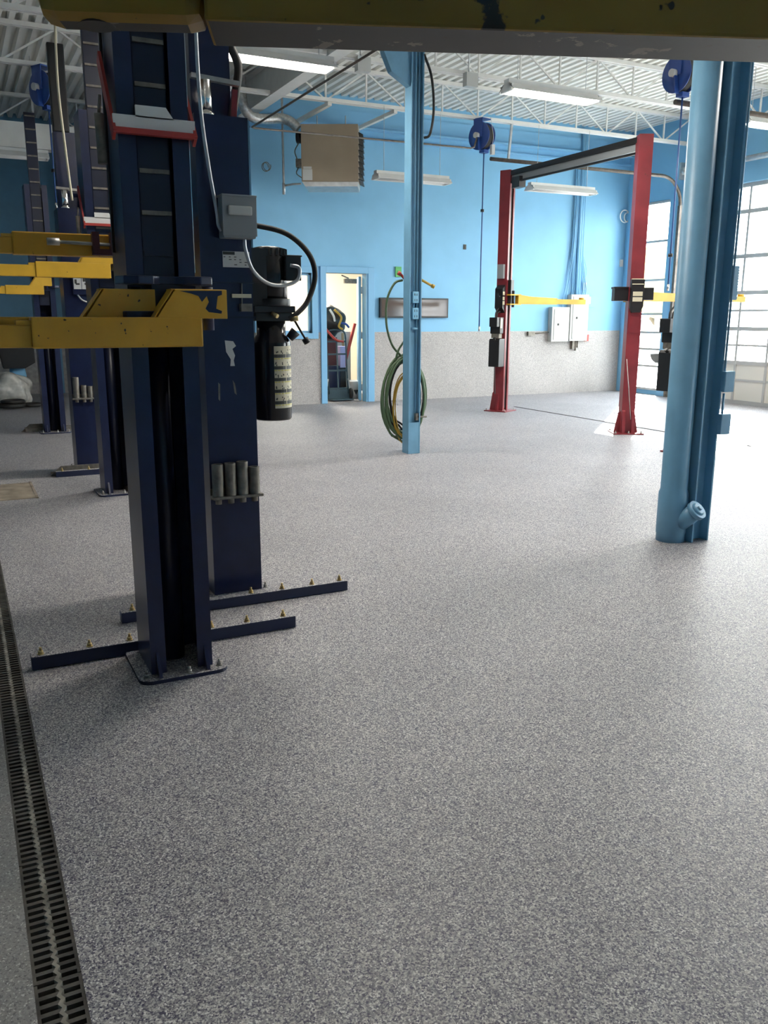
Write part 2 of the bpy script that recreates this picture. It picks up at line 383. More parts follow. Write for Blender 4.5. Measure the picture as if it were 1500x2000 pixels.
# door leaf swung open into the room, seen nearly edge on
b = MB(); b.box(-0.045, 0, 0, 0.80, 0.01, 2.24)
lf = b.build('door_leaf', 'trim_blue', bevel=0.003); lf.parent = dr; lf.location = (DX1-0.045, YW+0.16, 0); lf.rotation_euler = (0, 0, math.radians(-22))
for z in (0.25, 1.2, 2.0):
    b = MB(); b.cyl((DX1-0.035, YW+0.155, z-0.06), (DX1-0.035, YW+0.155, z+0.06), 0.012, 10); b.box(DX1-0.05, DX1-0.02, YW+0.14, YW+0.17, z-0.05, z+0.05); b.build('hinge', 'galv', dr)
b = MB(); b.box(6.42, 6.66, YW+0.26, YW+0.32, 2.12, 2.2).bar((6.5, YW+0.29, 2.21), (6.30, YW+0.12, 2.25), 0.02); b.build('door_closer', 'dirty_steel', dr)
b = MB(); b.box(XW+0.15, 9.2, 17.6, 17.75, 0, 3.0).box(XW+0.15, XW+0.2, YW+0.15, 17.6, 0, 3.0).box(9.15, 9.3, YW+0.15, 17.6, 0, 3.0)
struct(b.build('wall_office', 'cream'))
b = MB(); b.box(XW+0.15, 9.3, YW+0.15, 17.75, 3.0, 3.1); struct(b.build('ceiling_office', 'white_paint'))
t = thing('ceiling_light', 'square ceiling light inside the room behind the open doorway', 'light', (6.3, 15.9, 2.97))
b = MB(); b.box(6.0, 6.6, 15.6, 16.2, 2.95, 3.0); b.build('frame', 'white_paint', t)
b = MB(); b.box(6.04, 6.56, 15.64, 16.16, 2.94, 2.95); b.build('diffuser', 'tube_lit', t)
ld = D.lights.new('office_lamp', 'AREA'); ld.energy = 95; ld.size = 0.5; ld.color = (1, 0.93, 0.8); lo = D.objects.new('office_lamp', ld); COL.objects.link(lo); lo.location = (6.3, 15.9, 2.93)

# tall window in the right wall near the corner
wf = MB(); y0, y1, z0, z1 = 13.0, 13.98, 0.08, 3.76
for a in ((y0, y0+0.05, z0, z1), (y1-0.05, y1, z0, z1)): wf.box(XR-0.03, XR+0.12, *a)
rails = [z0+0.03, 0.57, 0.91, 1.24, 1.60, 2.26, 3.0, z1-0.03]
for z in rails: wf.box(XR-0.02, XR+0.1, y0, y1, z-0.022, z+0.022)
w2 = struct(wf.build('window_2', 'alu'))
for a, c in zip(rails[:-1], rails[1:]):
    p = MB(); p.box(XR+0.03, XR+0.037, y0+0.05, y1-0.05, a+0.02, c-0.02); p.build('pane', 'pane_glass', w2)
b = MB(); b.box(XR-0.09, XR, 12.80, 13.0, 0, 3.9).box(XR-0.05, XR, 12.62, 12.80, 0, 3.95).box(XR-0.04, XR, 14.02, 14.2, 0, 3.9)
struct(b.build('trim_2', 'trim_blue'))
# sectional doors
ROWS = [0.03, 0.43, 0.74, 1.05, 1.34, 1.66, 1.97, 2.60, 3.36, 3.80]
NCOL = 6
for di, (a, c) in enumerate(DOORS):
    xq = XR+0.06
    fr = MB()
    for i, z in enumerate(ROWS):
        h = 0.035 if i in (0, 2, 4, 6, 7, 8, 9) else 0.018
        fr.box(xq, xq+0.045, a, c, z-h, z+h)
    for k in range(NCOL+1):
        y = a+(c-a)*k/NCOL; fr.box(xq-0.004, xq+0.05, y-0.022, y+0.022, ROWS[0], ROWS[-1])
    d = struct(fr.build('door_%d' % (di+2), 'alu'))
    for r in range(len(ROWS)-1):
        for k in range(NCOL):
            ya = a+(c-a)*k/NCOL+0.02; yb = a+(c-a)*(k+1)/NCOL-0.02
            p = MB(); p.box(xq+0.018, xq+0.026, ya, yb, ROWS[r]+0.01, ROWS[r+1]-0.01)
            p.build('panel' if r < 2 else 'pane', 'door_panel' if r < 2 else 'pane_glass', d)
# floor joint line
b = MB(); b.bar((8.70, 12.4, 0.0015), (8.62, 5.0, 0.0015), 0.045, 0.003); struct(b.build('trim_3', 'trench_dark'))

# ------------------------------------------------------------------ roof steel
beam_lab = {4.53: 'white steel roof beam carried by the two blue columns', 0.2: 'white steel roof beam high above the blue lifts'}
for x in (4.53, -1.4, 10.4):
    if x == 10.4: continue
    b = MB(); b.box(x-0.1, x+0.1, -7, 14.25 if x > 4 else 18.5, 4.65, 4.675).box(x-0.1, x+0.1, -7, 14.25 if x > 4 else 18.5, 5.13, 5.155).box(x-0.008, x+0.008, -7, 14.25 if x > 4 else 18.5, 4.675, 5.13)
    o = b.build('roof_beam', 'steel_white'); tag(o, 'deep white steel roof beam resting on the blue columns' if x > 4 else 'white steel roof beam over the bays left of the drain', 'beam')
JY = [12.7, 10.57, 8.45, 6.33, 4.2, 2.1, 0.0, -2.2, -4.4]
JL = ['nearest the blue back wall, hose reel hung under it', 'second from the blue back wall', 'third from the back wall, by the thick column', 'fourth from the back wall', 'fifth from the back wall, nearest the camera']
def joist(y, x0, x1, label):
    t = thing('bar_joist', label, 'joist', (x0, y, 4.66), group='open-web roof joists')
    for nm, z0, z1 in (('bottom_chord', 4.66, 4.71), ('top_chord', 5.11, 5.165)):
        b = MB(); b.box(x0, x1, y-0.055, y-0.012, z0, z1).box(x0, x1, y+0.012, y+0.055, z0, z1); b.build(nm, 'steel_white', t)
    nseg = max(3, int((x1-x0)/0.66)); st = (x1-x0)/nseg
    for k in range(nseg):
        xa = x0+k*st
        b = MB(); b.bar((xa+0.02, y, 5.13), (xa+st*0.98, y, 4.69), 0.022) if k % 2 == 0 else b.bar((xa+0.02, y, 4.69), (xa+st*0.98, y, 5.13), 0.022); b.build('web_bar', 'steel_white', t)
        b = MB(); b.box(xa-0.012, xa+0.012, y-0.012, y+0.012, 4.69, 5.13); b.build('web_post', 'steel_white', t)
for i, y in enumerate(JY):
    if y > 4: joist(y, 4.64, XR, 'white open-web roof joist ' + JL[i])
for i, y in enumerate((16.6, 12.7, 10.57)):
    joist(y, -1.3, 4.42, 'white open-web roof joist over the blue lifts, ' + ('beyond the office corner' if i == 0 else 'beyond the tall ladder masts' if i == 1 else 'nearest of the three'))
# struts from the first joist to the wall that carry the heater, and the diagonal brace
for x, lab in ((5.35, 'white steel strut above the left side of the tan unit heater'), (6.45, 'white steel strut right of the tan unit heater, joist to wall')):
    b = MB(); b.box(x-0.03, x+0.03, 12.64, YW-0.02, 4.60, 4.655); tag(b.build('ceiling_strut', 'steel_white'), lab, 'strut')

for (x, lab) in ((6.44, 'grey junction box hung under a joist left of the middle lamp'), (4.87, 'grey junction box under the roof beam, left of the slender column')):
    t = thing('junction_box', lab, 'junction box', (x, 10.45, 4.6))
    b = MB(); b.box(x-0.09, x+0.09, 10.40, 10.50, 4.50, 4.67); b.build('box', 'panel_grey', t, bevel=0.004)
    b = MB(); b.cyl((x-0.03, 10.45, 4.67), (x-0.03, 10.45, 5.16), 0.01, 8); b.build('drop_conduit', 'galv', t)
# ------------------------------------------------------------------ blue columns
def ibeam(b, x0, x1, y, hw, z0, z1, tf=0.016, tw=0.012):
    b.box(x0, x0+tf, y-hw, y+hw, z0, z1).box(x1-tf, x1, y-hw, y+hw, z0, z1).box(x0+tf, x1-tf, y-tw/2, y+tw/2, z0, z1)
t = thing('steel_column', 'slender blue I-beam column hung with coiled hoses', 'column', (4.625, 8.625, 0))
b = MB(); ibeam(b, 4.55, 4.70, 8.625, 0.075, 0, 4.65, 0.011, 0.009); b.build('i_beam', 'column_blue', t)
b = MB(); b.box(4.562, 4.688, 8.553, 8.562, 0, 0.36).build('foot_plate', 'column_blue', t)
b = MB(); b.tube([(4.622, 8.595, 4.6), (4.622, 8.595, 1.82)], 0.010); b.tube([(4.62, 8.59, 1.70), (4.62, 8.59, 1.62)], 0.010); b.tube([(4.668, 8.60, 4.6), (4.668, 8.60, 0.42)], 0.012); b.build('conduit', 'column_blue', t)
for z in (1.75, 1.575):
    b = MB(); b.box(4.585, 4.66, 8.54, 8.60, z-0.062, z+0.062); o = b.build('outlet_box', 'outlet_blue', t, bevel=0.006)
    s = MB()
    for dz in (-0.03, 0.03): s.box(4.606, 4.611, 8.537, 8.541, z+dz-0.012, z+dz+0.012).box(4.634, 4.639, 8.537, 8.541, z+dz-0.012, z+dz+0.012)
    s.build('socket_slots', 'label_black', o)
b = MB(); b.box(4.575, 4.675, 8.58, 8.615, 1.395, 1.42).cyl((4.59, 8.575, 1.41), (4.66, 8.575, 1.41), 0.014, 10); b.build('clamp', 'column_blue', t)
b = MB(); b.cyl((4.68, 8.57, 0.42), (4.78, 8.54, 0.42), 0.010, 8).box(4.655, 4.685, 8.565, 8.61, 0.38, 0.46); b.build('drain_cock', 'dirty_steel', t)
b = MB(); b.prism([(4.33, 4.02), (4.55, 3.90), (4.55, 4.6), (4.22, 4.6), (4.24, 4.2)], 'y', 8.58, 8.67); b.build('knee_bracket', 'column_blue', t)
b = MB(); b.tube(spline([(4.70, 8.56, 4.22), (4.77, 8.52, 4.0), (4.79, 8.5, 3.68), (4.75, 8.5, 3.44), (4.70, 8.54, 3.40)]), 0.014, 8); b.build('hose_stub', 'rubber', t)

t = thing('steel_column', 'thick blue column with a painted round drain pipe and cleanout at its foot', 'column', (4.55, 4.33, 0))
b = MB(); ibeam(b, 4.51, 4.668, 4.297, 0.077, 0, 4.65, 0.012, 0.010); b.build('i_beam', 'column_blue', t)
b = MB(); b.lathe((4.43, 4.345, 0), [(0.098, 0), (0.098, 0.05), (0.102, 0.06), (0.102, 0.34), (0.092, 0.37), (0.092, 4.65)], 28); pp = b.build('drain_pipe', 'column_blue', t)
b = MB(); d0 = Vector((4.45, 4.28, 0.14)); d1 = Vector((4.475, 4.18, 0.235)); b.cyl(d0, d1, 0.060, 24); b.cyl(d1, d1+(d1-d0).normalized()*0.03, 0.070, 24); b.build('cleanout_branch', 'column_blue', pp)
b = MB(); e = d1+(d1-d0).normalized()*0.03; b.cyl(e, e+(d1-d0).normalized()*0.014, 0.050, 20, 0.040); b.cyl(e, e+(d1-d0).normalized()*0.028, 0.018, 6); b.build('cleanout_plug', 'column_blue', pp)
for z in (1.12, 0.83):
    b = MB(); b.box(4.645, 4.735, 4.175, 4.215, z-0.07, z+0.07).box(4.665, 4.72, 4.215, 4.27, z-0.05, z+0.05); b.build('outlet_box', 'column_blue', t, bevel=0.006)
b = MB(); b.tube([(4.682, 4.21, 1.04), (4.682, 4.21, 0.9)], 0.008, 8); b.tube([(4.675, 4.215, 4.6), (4.675, 4.215, 1.19)], 0.008, 8); b.build('conduit', 'column_blue', t)
b = MB(); b.box(4.668, 4.73, 4.22, 4.32, 1.66, 1.88); o = b.build('speaker_box', 'column_blue', t)
b = MB()
for k in range(12): b.box(4.73, 4.74, 4.225, 4.315, 1.668+k*0.0178, 1.678+k*0.0178)
b.build('louvre', 'outlet_blue', o)

# hoses on the slender column
def coil(name, label, cx, y, cz, rx, rz, n, r, m, seed, spread=0.02):
    rnd = random.Random(seed); pts = []
    for k in range(n):
        ax = rx*(1+rnd.uniform(-0.12, 0.10)); az = rz*(1+rnd.uniform(-0.10, 0.08)); ox = rnd.uniform(-0.02, 0.02); oz = rnd.uniform(-0.03, 0.02)
        for i in range(28):
            a = math.pi/2+2*math.pi*i/28
            yy = y+spread*(k/n-0.5)*2+0.012*math.sin(a*2+k)
            pts.append((cx+ox*(1-math.sin(a))+ax*math.cos(a), yy, cz+oz*(1-math.sin(a))/2+az*math.sin(a)-(1-math.sin(a))*0.02*rnd.random()))
    b = MB(); b.tube(pts, r, 7); return tag(b.build(name, m), label, 'hose')
coil('air_hose', 'coiled green air hose hung on the slender blue column', 4.63, 8.80, 0.63, 0.265, 0.45, 6, 0.014, 'hose_green', 3, 0.04)
coil('air_hose', 'coiled black air hose hung inside the green one on the column', 4.64, 8.82, 0.66, 0.215, 0.37, 4, 0.012, 'rubber', 5, 0.03)
coil('extension_cord', 'coiled yellow extension cord hung on the slender blue column', 4.64, 8.77, 0.53, 0.17, 0.36, 5, 0.007, 'hose_yellow', 9, 0.02)
b = MB(); b.tube(spline([(4.56, 8.74, 1.94), (4.47, 8.77, 1.90), (4.39, 8.79, 1.72), (4.39, 8.8, 1.45), (4.46, 8.8, 1.23), (4.56, 8.78, 1.11), (4.64, 8.76, 1.04)]), 0.013, 8)
b.tube(spline([(4.60, 8.75, 1.28), (4.53, 8.77, 1.17), (4.50, 8.78, 1.05), (4.54, 8.78, 1.0)]), 0.012, 8); tag(b.build('hose_loop', 'hose_green'), 'green hose looping off the left side of the slender column', 'hose')
b = MB(); b.cyl((4.57, 8.71, 1.95), (4.53, 8.73, 2.0), 0.015, 10); b.cyl((4.53, 8.73, 2.0), (4.50, 8.745, 2.02), 0.024, 10); tag(b.build('hose_coupler', 'red_bright'), 'red hose coupler sticking out left of the slender column', 'coupler')
b = MB(); b.cyl((4.70, 8.60, 1.95), (4.83, 8.56, 1.88), 0.014, 10); b.cyl((4.83, 8.56, 1.88), (4.86, 8.55, 1.865), 0.022, 10); b.cyl((4.72, 8.6, 1.94), (4.72, 8.6, 2.06), 0.005, 6); tag(b.build('hose_nozzle', 'hose_yellow'), 'yellow hose end pointing right from the slender column', 'nozzle')

# ------------------------------------------------------------------ trench drain
t = thing('trench_drain', 'long slotted iron trench drain running along the floor at the left', 'drain', (0.072, 5.0, 0))
for k in range(30):
    y = 0.9+k*0.5; g = MB(); pitch = 0.0278
    g.box(TX0, TX0+0.008, y, y+0.496, -0.03, -0.001).box(TX1-0.008, TX1, y, y+0.496, -0.03, -0.001)
    for q in range(18):
        yy = y+q*pitch; off = pitch/2
        g.box(TX0+0.006, 0.070, yy, yy+0.0125, -0.022, -0.002)
        g.box(0.074, TX1-0.006, yy+off, yy+off+0.0125, -0.022, -0.002)
        g.cur = 1; g.prism([(0.064, yy), (0.074, yy), (0.082, yy+off), (0.074, yy+pitch), (0.064, yy+pitch), (0.072, yy+off)], 'z', -0.022, -0.0018); g.cur = 0
    g.build('grate_section', ['grate_iron', 'grate_dusty'], t)

# ------------------------------------------------------------------ lift posts
def gusset(b, x, y0, y1, z, w=0.012): b.prism([(y0, 0.015), (y1, 0.015), (y1, z)], 'x', x-w/2, x+w/2)
def bolts(parent, pts, z=0.015, m='brass'):
    for x, y in pts:
        b = MB(); b.cyl((x, y, z), (x, y, z+0.004), 0.015, 14); b.cyl((x, y, z+0.004), (x, y, z+0.017), 0.011, 6); b.cyl((x, y, z+0.017), (x, y, z+0.032), 0.006, 8); b.build('anchor_bolt', m, parent, world=False)
def channel_post(name, label, loc, sy, w=0.27, d=0.30, H=3.15, m='navy', mi='navy_dark', group=None, rz=0.0, mast=True, carriage=1.67, plate='flake_navy', ladder=True, mast_top=3.88, platew=0.39):
    """column with the channel open towards local -Y (sy=1) or +Y (sy=-1); local coordinates"""
    t = thing(name, label, 'lift post', loc, rz, group)
    def Y(a, c): return (a*sy, c*sy) if sy > 0 else (c*sy, a*sy)
    hw, hd, th, lip = w/2, d/2, 0.012, 0.066
    b = MB(); b.box(-hw, hw, *Y(hd-th, hd), 0, H).box(-hw, -hw+th, *Y(-hd, hd-th), 0, H).box(hw-th, hw, *Y(-hd, hd-th), 0, H)
    b.box(-hw+th, -hw+lip, *Y(-hd, -hd+th), 0, H).box(hw-lip, hw-th, *Y(-hd, -hd+th), 0, H)
    b.build('column', m, t, world=False)
    if ladder:
        b = MB(); b.box(-0.064, 0.064, *Y(-hd+0.03, -hd+0.10), carriage, mast_top); ms = b.build('inner_mast', mi, t, world=False, bevel=0.004)
        z = carriage+0.11
        while z < mast_top-0.05:
            r = MB(); r.box(-0.058, 0.058, *Y(-hd+0.018, -hd+0.032), z, z+0.016).build('rung', 'dirty_steel' if z > carriage+0.2 else mi, ms, world=False); z += 0.155
    b = MB(); b.cyl((0, 0.02*sy, 0.02), (0, 0.02*sy, carriage-0.1), 0.05, 18); b.build('hydraulic_cylinder', mi, t, world=False)
    b = MB(); b.prism(rrect(-platew/2, platew/2, *( (-hd-0.07, hd+0.04) if sy > 0 else (-hd-0.04, hd+0.07)), 0.05), 'z', 0.0, 0.016); b.build('base_plate', plate, t, world=False)
    for x in (-hw+0.03, hw-0.03):
        b = MB(); ya = (-hd-0.055)*sy; yb = -hd*sy
        b.prism([(ya, 0.016), (yb, 0.016), (yb, 0.115)], 'x', x-0.007, x+0.007); b.build('gusset', m, t, world=False)
    bolts(t, [(-platew/2+0.035, (-hd-0.02)*sy), (platew/2-0.035, (-hd-0.02)*sy), (0.02, (-hd-0.045)*sy), (platew/2-0.03, (hd-0.02)*sy)], 0.016, 'steel')
    return t
def carriage_plates(t, z, sy=1, hw=0.17, front=-0.30):
    for zz, nm in ((z, 'carriage_top_plate'), (z-0.132, 'carriage_bottom_plate')):
        poly = [(-hw, -0.13), (-hw-0.02, -0.20), (-hw, front+0.02), (-hw+0.05, front), (-0.06, front+0.015), (-0.03, front+0.05), (0.03, front+0.05), (0.06, front+0.015), (hw-0.05, front), (hw, front+0.02), (hw+0.02, -0.20), (hw, -0.13)]
        b = MB(); b.prism([(x, y*sy) for x, y in poly], 'z', zz, zz+0.032); b.build(nm, 'navy', t, bevel=0.005, world=False)
    b = MB(); b.box(-0.06, 0.06, min(-0.12*sy, front*sy*0.82), max(-0.12*sy, front*sy*0.82), z-0.17, z+0.012); b.build('carriage_block', 'navy_dark', t, world=False)
def arm(t, p, ang, L1, L2, z0, m='yellow', mg=None, h=0.112, w=0.095, gus=(0.0, 0.26), pad=True, world=False, gy=0.0, face='front'):
    """swing arm: outer tube and sliding inner tube along direction ang from pivot p (local)"""
    R = Matrix.Translation(Vector((p[0], p[1], z0))) @ Matrix.Rotation(ang, 4, 'Z')
    def tr(b): b.v = [tuple(R @ Vector(q)) for q in b.v]; return b
    b = MB(); b.box(0.05, L1, -w/2, w/2, 0, h); a = tr(b).build('arm_outer_tube', m, t, bevel=0.006, world=world)
    b = MB(); b.box(L1, L1+L2, -w/2+0.012, w/2-0.012, 0.004, h-0.028); i = tr(b).build('arm_inner_tube', m, a, bevel=0.004, world=world)
    b = MB(); b.box(L1-0.012, L1+0.05, -w/2+0.01, w/2-0.01, h-0.028, h-0.012); tr(b).build('stop_tab', m, a, world=world)
    g0, g1 = gus
    for yy in (-w/2, w/2-0.016):
        b = MB(); b.prism([(g0-0.03, h*0.95), (g1, h*0.98), (g1-0.075, h+0.105), (g0-0.03, h+0.105)], 'y', yy, yy+0.016); b.prism([(g0-0.03, h+0.09), (g1-0.075, h+0.09), (g1-0.07, h+0.106), (g0-0.03, h+0.106)], 'y', min(yy, 0), max(yy, 0)); tr(b).build('arm_gusset', mg or m, a, bevel=0.003, world=world)
    b = MB(); b.prism([(g1-0.075, h+0.105), (g1-0.085, h+0.105), (g1-0.012, h), (g1, h)], 'y', -w/2, w/2); tr(b).build('gusset_slope', mg or m, a, world=world)
    b = MB(); b.cyl((0.015, 0, h-0.05), (0.015, 0, h+0.115), 0.022, 16); tr(b).build('pivot_pin', 'navy', a, world=world)
    if pad:
        b = MB(); b.cyl((L1+L2-0.05, 0, h-0.03), (L1+L2-0.05, 0, h+0.03), 0.055, 18); tr(b).build('lift_pad', 'rubber', i, world=world)
    return a
def bail(t, z, sy=1, hw=0.145, front=-0.165, up=0.30):
    b = MB(); b.box(-hw-0.01, hw+0.01, min(front*sy, (front-0.012)*sy), max(front*sy, (front-0.012)*sy), z, z+0.05).prism([(-0.07, z+0.045), (0.075, z+0.045), (0.045, z+0.088), (-0.07, z+0.088)], 'y', min(front*sy, (front-0.012)*sy), max(front*sy, (front-0.012)*sy))
    o = b.build('release_bar', 'white_paint', t, world=False)
    b = MB(); b.box(-hw-0.012, hw+0.012, min(front*sy, (front-0.03)*sy), max(front*sy, (front-0.03)*sy), z-0.018, z+0.002); b.build('bar_edge', 'red_bright', o, world=False)
    for s in (-1, 1):
        b = MB(); b.bar((s*(hw+0.008), (front-0.012)*sy, z-0.025), (s*(hw+0.008)-0.0*s, 0.06*sy, z+up), 0.012, 0.05); b.build('side_link', 'red_bright', o, world=False)
    b = MB(); b.cyl((-hw-0.045, (front+0.06)*sy, z-0.12), (-hw-0.045, (front+0.075)*sy, z+0.06), 0.018, 14); b.cyl((-hw-0.045, (front+0.075)*sy, z+0.06), (-hw-0.035, (front+0.09)*sy, z+0.13), 0.006, 8); b.build('damper', 'dirty_steel', t, world=False)
G1 = 'blue two-post lift columns'
# --- post A, nearest, channel towards the camera
A = channel_post('lift_post', 'nearest navy blue lift post with yellow arm and curved base plate, channel facing front', (0.765, 3.70, 0), 1, group=G1)
carriage_plates(A, 1.665); bail(A, 2.235)
b = MB(); b.box(0.167-0.765, 1.418-0.765, 0.165, 0.225, 0, 0.062); br = b.build('floor_bar', 'flake_navy', A, bevel=0.004, world=False)
bolts(A, [(x-0.765, 0.195) for x in (0.21, 0.42, 0.60, 0.99, 1.17, 1.36)], 0.062)
a1 = arm(A, (0.155, -0.31), math.pi, 0.67, 0.75, 1.43, 'yellow', gus=(-0.02, 0.235), pad=False)
b = MB(); yf = -0.31-0.0475
b.prism([(0.02, 1.640), (0.185, 1.643), (0.185, 1.628), (0.168, 1.622), (0.160, 1.575), (0.183, 1.566), (0.18, 1.556), (0.13, 1.562), (0.118, 1.575), (0.132, 1.60), (0.125, 1.622), (0.105, 1.60), (0.092, 1.622), (0.06, 1.632)], 'y', yf-0.0012, yf)
b.build('chipped_patch', 'navy', a1, world=False)
arm(A, (-0.10, -0.205), math.pi, 0.62, 0.75, 1.43, 'yellow', gus=(-0.02, 0.225), pad=False)
b = MB(); b.tube(spline([(0.155, -0.02, 3.1), (0.155, 0.0, 2.4), (0.16, -0.02, 1.75)]), 0.006, 8); b.build('hydraulic_line', 'hose_blue', A, world=False)
b = MB(); b.bar((0.142, -0.10, 3.1), (0.142, -0.10, 1.72), 0.014, 0.01); b.build('cable_rail', 'chrome', A, world=False)
b = MB(); b.tube([(-0.142, 0.06, 3.1), (-0.142, 0.06, 1.8)], 0.006, 8); b.build('air_line', 'rubber', A, world=False)
# --- posts P2f and P3 further back, same kind
P2 = channel_post('lift_post', 'navy lift post behind the nearest one, tall black ladder mast and white release bar', (1.195, 7.80, 0), 1, group=G1)
carriage_plates(P2, 2.08); bail(P2, 2.28)
arm(P2, (0.05, -0.33), math.pi, 0.62, 0.9, 1.84, 'yellow_clean', gus=(-0.02, 0.3), h=0.12)
P3 = channel_post('lift_post', 'farthest navy lift post at the left with a worn open channel', (1.10, 12.3, 0), 1, group=G1, mast_top=4.0)
carriage_plates(P3, 2.02)
arm(P3, (0.03, -0.33), math.pi, 0.5, 0.9, 1.80, 'yellow_clean', gus=(-0.02, 0.22), pad=False)
for P, ww in ((P3, 0.36),):
    b = MB(); b.box(-ww, ww, 0.10, 0.15, 0, 0.05).box(-ww, ww, 0.22, 0.26, 0, 0.05).prism([(-ww-0.05, 0.0), (-0.12, 0.0), (-0.12, 0.10), (-ww+0.06, 0.10)], 'y', 0.16, 0.18); b.build('base_frame', 'dirty_steel', P, world=False)
# --- back-to-camera posts: B and P2b
def back_post(label, loc, arm_z):
    t = channel_post('lift_post', label, loc, -1, w=0.275, d=0.30, H=2.53, group=G1, ladder=False)
    b = MB(); b.box(-0.105, 0.105, 0.02, 0.13, 2.53, 3.23); b.build('upper_column', 'navy', t, bevel=0.004, world=False)
    b = MB(); b.box(-0.10, 0.05, 0.03, 0.10, 3.23, 4.0); b.build('mast_cover', 'black', t, bevel=0.012, world=False)
    b = MB(); b.cyl((-0.055, -0.085, 2.53), (-0.055, -0.085, 2.70), 0.028, 16); b.cyl((-0.055, -0.085, 2.53), (-0.055, -0.085, 2.545), 0.04, 16); b.build('piston_rod', 'chrome', t, world=False)
    b = MB(); b.bar((-0.13, -0.085, 2.715), (0.12, -0.085, 2.70), 0.035, 0.022); b.build('cross_bar', 'steel', t, world=False)
    b = MB(); b.bar((0.095, -0.05, 2.54), (0.105, -0.05, 2.68), 0.028, 0.02); b.build('release_lever', 'red_paint', t, world=False)
    b = MB(); b.tube(spline([(0.10, 0.0, 2.54), (0.13, 0.0, 2.7), (0.15, 0.02, 2.82), (0.11, 0.04, 2.95), (0.10, 0.04, 3.2)]), 0.022, 10); b.build('rubber_hose', 'rubber', t, world=False)
    return t
Bp = back_post('navy lift post seen from behind, black pump and grey switch box on it', (1.31, 4.65, 0), 1.9)
b = MB(); b.box(-0.68, 0.59, -0.35, -0.295, 0, 0.058); b.build('floor_bar', 'flake_navy', Bp, bevel=0.004, world=False)
bolts(Bp, [(x, -0.32) for x in (-0.62, 0.02, 0.20, 0.38, 0.55)], 0.058)
b = MB(); b.box(-0.145, 0.145, -0.163, -0.15, 1.535, 1.545).box(-0.13, 0.14, -0.17, -0.15, 1.715, 1.72); b.build('seam_strip', 'navy_dark', Bp, world=False)
# peeled paint marks
b = MB(); b.prism([(-0.025, 1.42), (0.02, 1.415), (0.035, 1.39), (0.015, 1.375), (0.028, 1.34), (0.02, 1.315), (0.025, 1.285), (0.0, 1.285), (0.004, 1.32), (-0.02, 1.36)], 'y', -0.1512, -0.15); b.build('bare_patch', 'label_white', Bp, world=False)
b = MB(); b.prism([(-0.07, 1.20), (-0.06, 1.19), (-0.063, 1.10), (-0.072, 1.11)], 'y', -0.1512, -0.15); b.prism([(0.01, 1.21), (0.022, 1.19), (0.03, 1.13), (0.018, 1.14)], 'y', -0.1512, -0.15); b.build('rust_scratch', 'dirty_steel', Bp, world=False)
# switch box
b = MB(); b.box(-0.035, 0.135, -0.245, -0.15, 1.935, 2.14); eb = b.build('switch_box', 'box_grey', Bp, bevel=0.006, world=False)
b = MB(); b.box(-0.04, 0.14, -0.25, -0.245, 1.945, 2.135).box(-0.042, 0.142, -0.252, -0.15, 2.135, 2.145); b.build('cover', 'box_grey', eb, bevel=0.003, world=False)
b = MB(); b.box(-0.012, 0.112, -0.268, -0.25, 2.045, 2.09); b.build('switch_handle', 'panel_grey', eb, bevel=0.008, world=False)
b = MB(); b.tube(spline([(-0.115, -0.16, 3.2), (-0.11, -0.17, 2.6), (-0.085, -0.19, 2.28), (-0.055, -0.2, 2.06), (-0.05, -0.2, 2.0), (-0.035, -0.2, 1.97)]), 0.0095, 8); b.build('armoured_cable', 'galv', Bp, world=False)
b = MB(); b.tube(spline([(0.085, -0.2, 1.935), (0.09, -0.2, 1.88), (0.13, -0.19, 1.78), (0.22, -0.17, 1.715), (0.32, -0.16, 1.71), (0.39, -0.16, 1.74), (0.40, -0.16, 1.80), (0.355, -0.14, 1.815)]), 0.010, 8); b.build('armoured_cable', 'galv', Bp, world=False)
b = MB(); b.box(-0.02, 0.125, -0.152, -0.15, 1.795, 1.875); lb = b.build('data_label', 'label_white', Bp, world=False)
b = MB()
rnd = random.Random(4)
b.box(-0.018, 0.045, -0.1528, -0.152, 1.858, 1.873)
for r in range(4):
    for c in range(5):
        if rnd.random() < 0.65: x = -0.015+c*0.028; b.box(x, x+rnd.uniform(.008, .02), -0.1528, -0.152, 1.845-r*0.013, 1.849-r*0.013)
b.build('label_print', 'label_black', lb, world=False)
b = MB(); b.box(0.02, 0.125, -0.165, -0.155, 1.64, 1.66); b.build('tag_strip', 'label_cream', Bp, world=False)
b = MB(); b.tube([(0.075, -0.16, 1.715), (0.072, -0.16, 1.60)], 0.004, 6); b.box(0.06, 0.12, -0.19, -0.15, 1.57, 1.61); b.build('latch_rod', 'dirty_steel', Bp, world=False)
# pump: motor, valve block, tank
mx_, my_ = 0.27, -0.03
b = MB(); b.box(0.13, 0.24, -0.12, 0.06, 1.60, 1.90); b.build('pump_bracket', 'black', Bp, world=False)
b = MB(); b.lathe((mx_, my_, 0), [(0.085, 1.62), (0.10, 1.63), (0.10, 1.86), (0.093, 1.865), (0.093, 1.905), (0.05, 1.915)], 24); mo = b.build('motor', 'black_gloss', Bp, world=False)
b = MB()
for k in range(18):
    a = 2*math.pi*k/18; b.bar((mx_+0.095*math.cos(a), my_+0.095*math.sin(a), 1.868), (mx_+0.095*math.cos(a), my_+0.095*math.sin(a), 1.902), 0.012)
b.build('fan_grille', 'black', mo, world=False)
b = MB(); b.box(0.33, 0.42, -0.14, -0.05, 1.735, 1.865).box(0.325, 0.425, -0.145, -0.045, 1.86, 1.868); b.build('terminal_box', 'black', mo, bevel=0.005, world=False)
